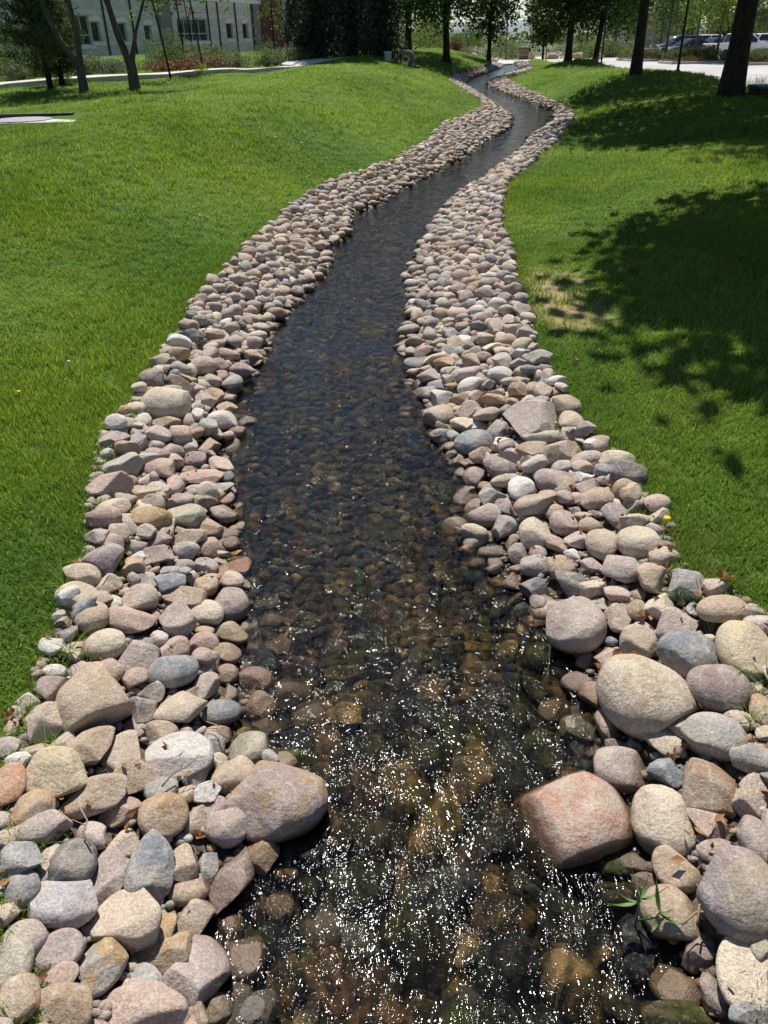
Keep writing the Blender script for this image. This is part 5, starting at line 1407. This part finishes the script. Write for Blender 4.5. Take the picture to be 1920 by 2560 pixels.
for i, px in enumerate((1540, 1575, 1612, 1650, 1690, 1725, 1765, 1800, 1835, 1500, 1465, 1430)):
    street_tree(px + rr.uniform(-8, 8), 118 + 14 * (i % 3), rr.uniform(1.2, 1.9), f'leafy tree beyond the car park, {TW[i]}', .3, None, 1.0, 'trees beyond the car park')
for px, Y in ((985, 80), (1050, 88), (1075, 84), (1100, 92), (1010, 96), (1145, 100), (1170, 112), (1195, 118), (1345, 150)):
    s = rr.uniform(.5, .8) if px < 1120 else rr.uniform(.32, .55)
    street_tree(px, Y, s * (Y / 90), 'slender young tree beyond the stream, ' + {985: 'right of the spruces', 1050: 'left of the stout forked tree', 1075: 'just left of the stout trunk', 1100: 'hidden behind the stout trunk', 1010: 'behind the kneeling gardener', 1145: 'above the red bushes', 1170: 'right of the red bushes', 1195: 'left of the bend tree', 1278: 'by the standing person', 1345: 'above the stone kiosk'}[px], .4, None, .8, 'young trees beyond the stream head')
for i in range(46):
    px = rr.uniform(960, 1300) if i % 2 else rr.uniform(1400, 1600); Y = rr.uniform(88, 112)
    P = at_y(px, 130, Y); shrub('green' if rr.random() < .4 else 'sage', P[0], Y, rr.uniform(1.2, 2.0), ('rounded shrub beyond the upper bend of the stream' if px < 1300 else 'rounded shrub beyond the road, ' + ('behind the dark mound tree' if px < 1440 else 'behind the biggest sandstone boulder' if px < 1470 else 'behind the forked tree' if px < 1500 else 'right of the thin dark post' if px < 1530 else 'behind the orange bollards' if px < 1565 else 'left of the dark straight tree')), ('shrubs beyond the stream head' if px < 1300 else 'shrubs left of the parked cars'), rr.uniform(.8, 1.2), z=.35)
for px in (1125, 1135, 1148): P = at_y(px, 135, 95); o = shrub('plum', P[0], 95, 1.2, 'dark red bush behind the grey-tan boulder', 'red bushes beyond the stream head', 2.4, z=.35)
# distant wood and hills
wc = []
for i in range(420):
    a = rr.uniform(-.75, .75); d = rr.uniform(300, 420); wc.append((d * math.sin(a), d * math.cos(a), rr.uniform(0, 2.6)))
V, F = leaf_cloud(np.array(wc), 26, (4, 3, 1.2), 2.0, 77)
tag(link('distant_wood', mesh('distant_wood', V, F, M_FARLEAF, False)), 'far-off belt of trees along the horizon', 'wood', kind='stuff')
M_HILL = simple_mat('hazed_hill', (.20, .22, .23), .95, .15, .004)  # bluish tint of distant haze is painted into the hill colour
hv = []; hf = []; n = 140
for i in range(n):
    a = -1.1 + 2.2 * i / (n - 1)
    h1 = 60 + 20 * math.sin(a * 6 + 1) + 11 * math.sin(a * 15) + 5 * math.sin(a * 41)
    for j, (f, z) in enumerate(((0, -2), (.35, .42), (.7, .8), (1, 1.0), (1.5, -.02))): hv.append(((4200 + 1500 * f) * math.sin(a), (4200 + 1500 * f) * math.cos(a), z * h1 * (1 + .06 * math.sin(i * 2.1 + j))))
for i in range(n - 1):
    for j in range(4): a = i * 5 + j; hf.append((a, a + 5, a + 6, a + 1))
tag(link('hills', mesh('hills', hv, hf, M_HILL)), kind='structure')

# building with a zigzag canopy at the top right
zb_ = tag(empty('canopy_building', (at_y(1900, 40, 135)[0], 135, .4)), 'brown building with a white zigzag roof canopy at the top right', 'building')
def zx(px): return at_y(px, 40, 135)[0] - zb_.location.x
def zz(px, py): return at_y(px, py, 135)[2] - .4
b = MB(); b.box((zx(1855), 0, -1), (zx(1990), 12, zz(1900, 46))); b.build('wall', simple_mat('brown_wall', (.10, .075, .06), .9, .2, 1), zb_)
MB().box((zx(1855), -.4, zz(1900, 46)), (zx(1990), 12, zz(1900, 41))).build('parapet', M_TRIM, zb_)
zt_, zl_ = zz(1900, 12), zz(1900, 27)
w_ = (zx(1930) - zx(1862)) / 2.3
for i in range(5):
    x = zx(1852) + i * w_; m = MB()
    V = [(x, -.6, zl_), (x + w_ / 2, -.6, zt_), (x + w_, -.6, zl_), (x, 10, zl_ - .0), (x + w_ / 2, 10, zt_), (x + w_, 10, zl_)]
    V += [(a, b2, c - .45) for a, b2, c in V]
    m.add(V, [(0, 1, 4, 3), (1, 2, 5, 4), (6, 9, 10, 7), (7, 10, 11, 8), (0, 6, 7, 1), (1, 7, 8, 2)]); m.build('roof_fold', M_TRIM, zb_)
    q = MB(); q.tube([(x + .1, -.3, zz(1900, 41)), (x + .1, -.3, zl_)], [.16, .16], 8); q.build('column', M_TRIM, zb_)
MB().box((zx(1855), .6, zz(1900, 41)), (zx(1990), .8, zl_ - .5)).build('window', M_GLASS, zb_)
# pale house between the trees
hb = tag(empty('low_building', (at_y(1632, 35, 150)[0], 150, .4)), 'brick and white building peeking out behind the trees beyond the car park', 'building')
def hz(py): return at_y(1632, py, 150)[2] - .4
MB().box((-4, 0, -1), (8, 10, hz(40))).build('wall', M_TRIM, hb); MB().box((-4, .0, hz(40)), (8, 10, hz(24))).build('upper_wall', M_BRICKR, hb); MB().box((-4.3, -.5, hz(24)), (8.3, 10.5, hz(21))).build('roof', M_TRIM, hb)
tb_ = tag(empty('tower', (at_y(1703, 8, 170)[0], 170, .4)), 'pale square tower top above the trees left of the thick trunk', 'building')
zt2 = at_y(1703, -12, 170)[2]; MB().box((-2, 0, -1), (2.4, 4, zt2)).build('wall', M_TRIM, tb_); MB().box((-2.2, -.2, zt2), (2.6, 4.2, zt2 + .5)).build('cap', M_KERB, tb_)
# ------------------------------------------------------------------ people
M_SKIN = simple_mat('skin', (.42, .25, .17), .6, .06, 8)
M_SHIRT = simple_mat('olive_shirt', (.20, .17, .11), .9, .15, 12, .4, 60)
M_DARKC = simple_mat('dark_cloth', (.03, .032, .04), .9, .15, 12)
M_JEANS = simple_mat('jeans', (.10, .12, .17), .9, .2, 10)
M_HAIR = simple_mat('dark_hair', (.015, .012, .010), .7, .2, 30)
M_SHOE = simple_mat('shoe', (.02, .02, .022), .7)
M_LIGHTC = simple_mat('grey_trousers', (.16, .13, .11), .9, .15, 10)
def figure(root, name, J, E, mats, which):
    """J: name -> (x, y, z, r); E: joint pairs; which: joint pair -> material index"""
    names = list(J); idx = {n: i for i, n in enumerate(names)}
    me = bpy.data.meshes.new(name)
    me.from_pydata([J[n][:3] for n in names], [(idx[a], idx[b]) for a, b in E], [])
    o = bpy.data.objects.new(name, me); COL.objects.link(o)
    o.modifiers.new('skin', 'SKIN'); sub = o.modifiers.new('sub', 'SUBSURF'); sub.levels = sub.render_levels = 2
    sv = me.skin_vertices[0].data
    for n in names:
        r = J[n][3]; sv[idx[n]].radius = (r, r) if not hasattr(r, '__len__') else r
    sv[0].use_root = True
    dg = bpy.context.evaluated_depsgraph_get()
    ev = bpy.data.meshes.new_from_object(o.evaluated_get(dg))
    bpy.data.objects.remove(o)
    for m in mats: ev.materials.append(m)
    segs = [(np.array(J[a][:3]), np.array(J[b][:3]), which.get((a, b), 0), max(np.mean(J[a][3]), np.mean(J[b][3]))) for a, b in E]
    for p in ev.polygons:
        c = np.array(p.center); best = (1e9, 0)
        for a, b, m, rr_ in segs:
            t = np.clip(np.dot(c - a, b - a) / max(np.dot(b - a, b - a), 1e-9), 0, 1); d = np.linalg.norm(c - a - t * (b - a)) - rr_ * .5
            if d < best[0]: best = (d, m)
        p.material_index = best[1]; p.use_smooth = True
    body = link(name, ev, root)
    return body
# gardener on hands and knees, facing left, a hand in the bucket; local x points to the picture's left
gp = base_at(1020, 181, 39.5)
G = tag(empty('person', gp), 'gardener kneeling and bending over the grass in olive shirt beside a bucket', 'person')
J = {'pelvis': (.26, 0, .44, (.17, .16)), 'waist': (.12, 0, .62, (.155, .15)), 'chest': (-.10, 0, .72, (.175, .17)), 'neckb': (-.26, 0, .66, .085), 'head1': (-.33, .0, .56, .085), 'head2': (-.40, .0, .42, .10), 'chin': (-.42, 0, .33, .06),
     'hipl': (.24, -.10, .38, .12), 'kneel': (.06, -.14, .09, .085), 'anklel': (.40, -.14, .06, .055), 'toel': (.56, -.14, .05, .045),
     'hipr': (.24, .10, .38, .12), 'kneer': (.02, .15, .09, .085), 'ankler': (.37, .15, .06, .055), 'toer': (.53, .15, .05, .045),
     'shl': (-.20, -.19, .62, .085), 'ell': (-.28, -.24, .34, .055), 'wrl': (-.36, -.20, .10, .038), 'hal': (-.40, -.19, .03, .035),
     'shr': (-.20, .19, .64, .085), 'elr': (-.46, .25, .52, .055), 'wrr': (-.62, .24, .36, .038), 'har': (-.66, .24, .28, .035)}
E_ = [('pelvis', 'waist'), ('waist', 'chest'), ('chest', 'neckb'), ('neckb', 'head1'), ('head1', 'head2'), ('head2', 'chin'), ('pelvis', 'hipl'), ('hipl', 'kneel'), ('kneel', 'anklel'), ('anklel', 'toel'), ('pelvis', 'hipr'), ('hipr', 'kneer'), ('kneer', 'ankler'), ('ankler', 'toer'),
      ('chest', 'shl'), ('shl', 'ell'), ('ell', 'wrl'), ('wrl', 'hal'), ('chest', 'shr'), ('shr', 'elr'), ('elr', 'wrr'), ('wrr', 'har')]
W_ = {e: 1 for e in E_}
for e in E_:
    if e in (('neckb', 'head1'), ('head1', 'head2'), ('head2', 'chin'), ('ell', 'wrl'), ('wrl', 'hal'), ('elr', 'wrr'), ('wrr', 'har')): W_[e] = 0
    if e[0] in ('hipl', 'hipr', 'kneel', 'kneer') or e[1] in ('hipl', 'hipr'): W_[e] = 2
    if e[1] in ('toel', 'toer'): W_[e] = 3
figure(G, 'body', J, E_, [M_SKIN, M_SHIRT, M_LIGHTC, M_SHOE], W_)
def blob(name, mat, parent, c, r, seed=1, n=3):
    U, F = ico(n); V = U * r * (1 + .05 * wave_noise(U, seed, 3))[:, None]; return link(name, mesh(name, V, F, mat), parent, c)
hr = blob('hair', M_HAIR, G, (-.335, 0, .475), (.115, .108, .125), 3)
def fingers(root, wrist, direction, side):
    d = Vector(direction).normalized(); s = d.cross(Vector((0, 0, 1))).normalized()
    m = MB(); w = Vector(wrist)
    for i in range(4):
        o_ = s * (.018 * (i - 1.5)); L = (.055, .068, .064, .048)[i]
        m.tube([w + o_, w + o_ + d * L * .5, w + o_ + d * L * .8 - Vector((0, 0, .02)), w + o_ + d * L - Vector((0, 0, .045))], [.009, .0085, .008, .006], 6)
    m.tube([w - s * .03 - d * .03, w - s * .055, w - s * .05 + d * .03], [.011, .010, .008], 6)
    m.build('fingers', M_SKIN, root, smooth=True)
fingers(G, (-.42, -.19, .05), (-.9, 0, -.3), 1); fingers(G, (-.68, .24, .27), (-.7, 0, -.5), -1)
pd = MB(); pd.box((-.28, -.03, -.02), (.28, .03, .02), bev=.012)
kn = pd.build('kneeling_tool', M_TRIM, None, (gp[0] - .12, gp[1] - .3, gp[2] + .22), rot=(0, R_(-42), 0)); kn.name = 'garden_tool'
tag(kn, 'pale straight garden tool held slanting by the kneeling gardener', 'garden tool')
M_BUCKET = simple_mat('white_bucket', (.52, .51, .49), .6, .1, 5)
bx = base_at(977, 176, 39.6)
bk = tag(empty('bucket', (gp[0] - .88, 39.7, float(H(gp[0] - .88, 39.7)) - .02)), 'grey-white plastic bucket on the grass beside the kneeling gardener', 'bucket')
MB().lathe([(.14, 0), (.165, .30), (.18, .31), (.18, .36), (.168, .37), (.166, .40), (.155, .40), (.13, .03)], 20).build('pail', M_BUCKET, bk, smooth=False)
q = MB(); q.tube([(.17 * math.cos(a), -.02 - .10 * math.sin(a), .36 - .16 * math.sin(a)) for a in np.linspace(0, 3.14, 9)], [.006] * 9, 6); q.build('handle', M_STEEL, bk)
# far standing person
sp = (at_y(1271, 140, 118)[0], 118, float(H(5.0, 118)) + .03)
P2 = tag(empty('person', sp), 'person standing far away on the plaza in dark clothes and trousers', 'person')
P2.scale = (.98,) * 3
J2 = {'pelvis': (0, 0, .95, (.15, .12)), 'waist': (0, 0, 1.1, (.14, .11)), 'chest': (0, .0, 1.33, (.17, .12)), 'neck': (0, 0, 1.5, .06), 'head1': (0, -.02, 1.60, .08), 'head2': (0, -.02, 1.72, .085),
      'hl': (-.1, 0, .9, .1), 'kl': (-.12, -.03, .5, .068), 'al': (-.13, .02, .09, .045), 'tl': (-.14, -.14, .04, .04), 'hr': (.1, 0, .9, .1), 'kr': (.12, .02, .5, .068), 'ar': (.14, .06, .09, .045), 'tr': (.16, -.1, .04, .04),
      'sl': (-.2, 0, 1.42, .062), 'el': (-.26, .03, 1.13, .048), 'wl': (-.22, -.1, .9, .034), 'fl': (-.21, -.13, .82, .032), 'sr': (.2, 0, 1.42, .062), 'er': (.27, .02, 1.13, .048), 'wr': (.18, -.16, 1.05, .034), 'fr': (.12, -.2, 1.05, .032)}
E2 = [('pelvis', 'waist'), ('waist', 'chest'), ('chest', 'neck'), ('neck', 'head1'), ('head1', 'head2'), ('pelvis', 'hl'), ('hl', 'kl'), ('kl', 'al'), ('al', 'tl'), ('pelvis', 'hr'), ('hr', 'kr'), ('kr', 'ar'), ('ar', 'tr'), ('chest', 'sl'), ('sl', 'el'), ('el', 'wl'), ('wl', 'fl'), ('chest', 'sr'), ('sr', 'er'), ('er', 'wr'), ('wr', 'fr')]
W2 = {e: 1 for e in E2}
for e in E2:
    if e in (('neck', 'head1'), ('head1', 'head2'), ('el', 'wl'), ('wl', 'fl'), ('er', 'wr'), ('wr', 'fr')): W2[e] = 0
    if e[0] in ('hl', 'hr', 'kl', 'kr') or e[1] in ('hl', 'hr'): W2[e] = 2
    if e[1] in ('tl', 'tr'): W2[e] = 3
figure(P2, 'body', J2, E2, [M_SKIN, M_DARKC, M_JEANS, M_SHOE], W2)
blob('hair', M_HAIR, P2, (0, .02, 1.77), (.10, .105, .09), 5)

# ------------------------------------------------------------------ concrete pad with the metal hatch on the left lawn, utility box on the right
hp = ground_px(60, 308)
PADZ = float(H(hp[0] + .2, hp[1])) + .02
PD = tag(empty('utility_hatch', (hp[0], hp[1] + .2, PADZ)), 'pale concrete pad with dark metal hatch sunk in the left lawn', 'hatch')
MB().box((-1.6, -.5, -.25), (.85, .7, .0), bev=.02).build('pad', M_CONC, PD)
MB().lathe([(.46, -.01), (.46, .012), (.43, .018), (.02, .018)], 28, c=(-.1, -.02, 0)).build('lid', simple_mat('grey_iron', (.26, .265, .27), .6, .15, 8, .3, 30), PD)
MB().box((-.68, .42, -.02), (.5, .52, .06), bev=.015).build('frame_bar', M_BLKP, PD)
MB().box((.4, .40, -.02), (.56, .54, .065), bev=.02).build('hinge', M_BLKP, PD)
SKIP_BOXES.append((hp[0] - 1.6, hp[0] + .85, hp[1] - .3, hp[1] + .9))
up = ground_px(1898, 240)
UB = tag(empty('utility_box', (up[0] + .3, up[1], up[2])), 'low dark green utility box in the shade at the right picture edge', 'utility box')
MB().box((-.45, -.35, -.1), (.75, .35, .16), bev=.03).build('base', M_BLKP, UB); MB().box((-.48, -.38, .16), (.78, .38, .24), bev=.03).build('lid', simple_mat('green_lid', (.06, .09, .08), .5), UB)
# ornamental grass tuft by the car park kerb
tf = base_at(1905, 193, 32); og = tag(link('ornamental_grass', None or mesh('ornamental_grass', *leaf_cloud(np.random.default_rng(5).normal((0, 0, .28), (.45, .2, .06), (60, 3)), 6, (.1, .1, .08), .4, 9, -6, .03), M_SHRUB, False), None, tf), 'tuft of tall grass by the car park edge right of the thick trunk', 'grass tuft')

# ------------------------------------------------------------------ fallen leaves, weed, dandelions, twigs
M_DRY = leaf_mat('dry_leaf', (.20, .085, .030), (.33, .17, .075), .2, 3, .8)
M_PALEDRY = leaf_mat('pale_dry_leaf', (.38, .29, .18), (.52, .43, .30), .2, 3, .8)
def dry_leaf_mesh(seed, mat):
    r = np.random.default_rng(seed); n = 15; V = [(0, 0, .02)]
    for i in range(n):
        a = 2 * math.pi * i / n; rad = (1.0 if i % 3 == 0 else .62) * r.uniform(.55, 1.15) * (.75 if 5 < i < 10 else 1)
        V.append((rad * math.cos(a), rad * math.sin(a), .5 * r.random() + .55 * rad * abs(math.sin(a * 1.0 + seed))))
    F = [(0, 1 + i, 1 + (i + 1) % n) for i in range(n)]
    q = MB(); q.tube([(0, 0, .02), (-.6, .1, .1), (-1.3, .2, .25)], [.035, .03, .02], 5)
    b = len(V); V += q.V; F += [tuple(x + b for x in f) for f in q.F]
    return mesh('fallen_leaf', V, F, mat, False)
LM = [dry_leaf_mesh(i, M_DRY) for i in range(3)] + [dry_leaf_mesh(7 + i, M_PALEDRY) for i in range(2)]
def leaf(px, py, wpx, pale, label, lift=.03):
    P = ground_px(px, py); pr = project(*P)
    s = wpx / (FPX / pr[2]) / 2
    o = link('fallen_leaf', LM[3 + random.randrange(2)] if pale else LM[random.randrange(3)], None, (P[0], P[1], P[2] + lift), (random.uniform(-.4, .4), random.uniform(-.4, .4), random.uniform(0, 6.28)))
    o.scale = (s,) * 3
    return tag(o, label, 'leaf', 'fallen leaves on the lawn and stones')
# (px, py, width, pale, words)
for a in ((1744, 372, 16, 1, 'pale curled leaf in the sunny right lawn, largest of its cluster'), (1710, 345, 12, 1, 'pale folded leaf above the large pale one on the right lawn'), (1731, 336, 10, 1, 'pale flat leaf topmost on the sunny right lawn'), (1825, 341, 12, 1, 'pale leaf in the sun below the thick tree'),
          (1811, 386, 14, 1, 'pale leaf right of the large curled pale one'), (1790, 405, 15, 0, 'red-brown leaf bright in the sunny right lawn'), (1672, 381, 12, 1, 'pale leaf left of the large curled pale one'), (1745, 434, 12, 1, 'small pale leaf at the lower edge of the sunny strip'), (1651, 466, 12, 1, 'pale leaf by the shade edge on the right lawn'),
          (1830, 410, 16, 1, 'pale leaf scrap in dry grass right of the red-brown leaf'), (1484, 460, 16, 1, 'pale leaf on the grass beside the right bank bend'), (1523, 527, 16, 0, 'brown leaf on the sunny grass before the big shade'), (1752, 540, 18, 0, 'brown leaf inside the big shade at its top'), (1826, 668, 26, 0, 'brown leaf in the deep shade near the right edge'),
          (1722, 570, 14, 0, 'small brown leaf in the deep shade'), (1845, 555, 16, 0, 'brown leaf high in the deep shade right side'), (1570, 690, 20, 0, 'brown leaf at the left tip of the big shade'), (1620, 690, 16, 0, 'brown leaf just inside the big shade'), (1690, 700, 18, 0, 'brown leaf in the middle of the big shade'),
          (1439, 887, 20, 0, 'brown leaf on the grass right of the stones halfway down'), (1435, 912, 22, 0, 'brown leaf lower of two beside the bank stones'), (1518, 965, 20, 0, 'brown leaf on the grass above the bare soil'), (1345, 700, 18, 0, 'brown leaf at the edge of the bare tan patch'), (1240, 588, 12, 0, 'brown leaf on the right bank top'),
          (1600, 1190, 26, 0, 'rusty leaf on the grass right of the stones'), (1570, 1205, 40, 0, 'large crumpled brown leaf at the grass edge'), (1450, 1185, 30, 0, 'crumpled brown leaf upright between right bank stones'), (1475, 1190, 40, 0, 'biggest brown leaf wedged among right bank stones'), (1235, 1128, 44, 0, 'dark brown leaf by the long blue-grey cobble'),
          (1303, 1198, 22, 0, 'reddish leaf caught between mauve cobbles'), (1300, 1015, 18, 0, 'reddish leaf by the pale pink boulder'), (1335, 930, 26, 0, 'brown leaf scraps on the upper right bank'), (1800, 1470, 62, 0, 'large heap of crumpled brown leaf by the lawn'), (1600, 1562, 30, 0, 'brown leaf between angular stones at the right'),
          (1490, 1695, 40, 0, 'tan crumpled leaf above the pitted rose cobble'), (1550, 1985, 50, 0, 'orange-brown leaf in the gap above the rose boulder'), (1722, 2005, 40, 0, 'brown leaf upright beside the crumbly stone'), (1820, 2095, 26, 0, 'orange leaf in the dark gap at the right'), (1835, 1905, 40, 0, 'long brown leaf between grey stones at the right'),
          (150, 2100, 34, 0, 'orange-brown leaf among the left foreground stones'), (505, 2110, 44, 0, 'brown leaf by the shield-shaped stone'), (585, 1995, 24, 0, 'orange leaf behind the mauve boulder'), (35, 1805, 48, 0, 'brown leaf at the left lawn corner'), (192, 1712, 40, 0, 'rusty leaf by the rough pitted boulder'),
          (200, 650, 22, 0, 'brown leaf on the left lawn'), (298, 523, 12, 1, 'pale leaf on the left lawn slope'), (20, 960, 20, 1, 'pale leaf on the near left lawn')):
    leaf(a[0], a[1], a[2], a[3], a[4], .05 if 500 < a[1] and 900 < a[0] and a[1] > 1100 else .03)

# green weed with lance leaves at the water on the right
M_WEED = leaf_mat('weed_leaf', (.10, .20, .06), (.16, .28, .09), .3, 5, .45)
wp = on_plane(1588, 2310, .02, .008)
WD_ = tag(empty('weed_plant', tuple(wp)), 'green weed with narrow lance leaves growing at the water by the rose boulder', 'plant')
q = MB(); q.tube([(0, 0, -.12), (0, 0, .08), (-.01, .01, .17)], [.005, .004, .003], 6); q.tube([(0, 0, .02), (.05, -.03, .09), (.06, -.03, .13)], [.004, .003, .002], 6); q.build('stem', M_WEED, WD_, smooth=True)
def lance(base, tip, w, sag=.02):
    a, b = Vector(base), Vector(tip); d = (b - a); side = d.cross(Vector((0, .35, 1))).normalized(); V = []; F = []
    for i, t in enumerate(np.linspace(0, 1, 7)):
        c = a + d * t + Vector((0, 0, -sag * math.sin(t * 3.14) + sag * .2)); ww = w * math.sin(min(1, t * 1.25 + .08) * 3.14 * .8 + .2) * (1 - t ** 3)
        V += [c - side * ww, c + Vector((0, 0, -.004)), c + side * ww]
    for i in range(6): F += [(3 * i, 3 * i + 1, 3 * i + 4, 3 * i + 3), (3 * i + 1, 3 * i + 2, 3 * i + 5, 3 * i + 4)]
    return mesh('leaf', V, F, M_WEED)
for b_, t_, w in (((0, 0, .15), (-.05, .08, .31), .014), ((0, 0, .14), (-.13, -.01, .15), .012), ((0, 0, .13), (-.09, .03, .17), .009), ((0, 0, .15), (.10, .03, .18), .010), ((0, .0, .16), (.03, .05, .23), .009),
                  ((.06, -.03, .12), (.05, .05, .25), .013), ((.06, -.03, .10), (.02, -.08, .08), .012), ((.06, -.03, .11), (.15, -.06, .10), .013), ((.06, -.03, .12), (.11, -.02, .13), .010)):
    link('leaf', lance(b_, t_, w * .8), WD_)
WD_.scale = (.82, .82, .82)
# dandelions
M_YEL = simple_mat('dandelion_yellow', (.75, .52, .02), .7)
M_PUFF = simple_mat('seed_head', (.55, .55, .50), .9)
def flower(px, py, mat, label, cat='flower', s=1.0, name='dandelion'):
    P = ground_px(px, py); o = tag(empty(name, tuple(P)), label, cat, 'dandelions in the lawns')
    q = MB(); q.tube([(0, 0, -.01), (.005, 0, .09 * s)], [.003, .0025], 5); q.build('stem', M_WEED, o)
    blob('flower_head', mat, o, (.005, 0, .095 * s), np.array((.02, .02, .009 if mat is M_YEL else .02)) * s, 4, 2)
flower(1657, 1335, M_YEL, 'yellow dandelion at the grass edge by the striped cream boulder', s=.9)
flower(52, 1004, M_YEL, 'yellow dandelion on the near left lawn', s=.7)
flower(176, 930, M_PUFF, 'white dandelion seed head on the near left lawn', s=.75)
for px, py, lab in ((502, 562, 'white seed head lowest on the left slope'), (650, 336, 'white seed head high on the left slope'), (690, 360, 'white seed head right of the highest ones'), (752, 375, 'white seed head near the middle of the left slope'), (818, 412, 'white seed head closest to the left bank'), (755, 372, 'white seed head pair on the left slope'), (772, 197, 'white seed head on the mound before the spruces'), (1106, 219, 'white seed head by the upper left bank')):
    flower(px, py, M_PUFF, lab, s=1.0)
# twigs in the gaps
M_TWIG = simple_mat('dry_twig', (.28, .21, .14), .9, .2, 20)
for px, py, L, a, lab in ((1748, 2305, .13, .9, 'pale dry twig beside the lichen-mottled purple boulder'), (1745, 2335, .16, .35, 'longer pale twig below the purple boulder'), (555, 1870, .12, 2.4, 'thin dark twig by the left waterline'), (465, 1975, .16, .8, 'dark forked twig behind the plump ochre cobble'), (235, 2115, .14, 2.0, 'thin rusty pine needle twig among left stones')):
    P = ground_px(px, py); o = empty('twig', (P[0], P[1], P[2] + .09), a); tag(o, lab, 'twig')
    q = MB(); q.tube([(-L / 2, 0, 0), (-L * .15, .012, .008), (L * .1, -.004, .014), (L / 2, .01, .012)], [.0032, .003, .0026, .0018], 6); q.build('stem', M_TWIG, o, smooth=True)
    q = MB(); q.tube([(0, .004, .012), (L * .25, .04, .02)], [.002, .0012], 5); q.build('side_shoot', M_TWIG, o, smooth=True)
# long grass blades hanging over the stones
def hang(px, py, n, label, seed):
    P = ground_px(px, py); r = np.random.default_rng(seed); V = []; F = []
    for i in range(n):
        a = r.uniform(0, 6.28); h = r.uniform(.05, .15); e = r.uniform(.04, .16); w = .0018; b = len(V); wx, wy = -math.sin(a) * w, math.cos(a) * w
        for t in np.linspace(0, 1, 6):
            c = (e * t ** 1.6 * math.cos(a), e * t ** 1.6 * math.sin(a), h * (t - .35 * t ** 3)); ww = 1 - t * .9
            V += [(c[0] - wx * ww, c[1] - wy * ww, c[2]), (c[0] + wx * ww, c[1] + wy * ww, c[2])]
        for j in range(5): F.append((b + 2 * j, b + 2 * j + 1, b + 2 * j + 3, b + 2 * j + 2))
    return tag(link('grass_clump', mesh('grass_clump', V, F, M_BLADE), None, (P[0], P[1], P[2] + .02)), label, 'grass tuft', 'long grass clumps among the stones')
for i, (px, py, n, lab) in enumerate(((1690, 1510, 30, 'long grass blades over the wide tan boulder'), (1850, 1700, 22, 'grass blades over the pale yellow boulder'), (125, 1905, 10, 'little grass tuft between left foreground stones'), (1870, 1820, 14, 'dry grass in the gap at the right edge'), (1345, 890, 26, 'grass clump at the top of the right bank'), (180, 1650, 30, 'leafy grass creeping over the left stones'), (165, 1480, 26, 'grass creeping over the left bank edge'), (1480, 1085, 14, 'small green weed by the bare soil'))):
    hang(px, py, n, lab, 700 + i)

# crumbs of dry leaf in the gaps between the stones
r = np.random.default_rng(12); n = 420
Yl = r.uniform(.8, 9, n); tl = r.uniform(.25, 1.0, n); sd = r.random(n) < .72
Xl = np.where(sd, xe(E_IR, Yl) * (1 - tl) + xe(E_OR, Yl) * tl, xe(E_IL, Yl) * (1 - tl) + xe(E_OL, Yl) * tl)
V, F = leaf_cloud(np.stack([Xl, Yl, H(Xl, Yl) + .055], 1), 2, (.03, .03, .012), .035, 13, 0, .6)
tag(link('leaf_litter', mesh('leaf_litter', V, F, M_DRY, False)), 'crumbs of dry brown leaf in the gaps between the stones', 'leaf litter', kind='stuff')
build_grass()
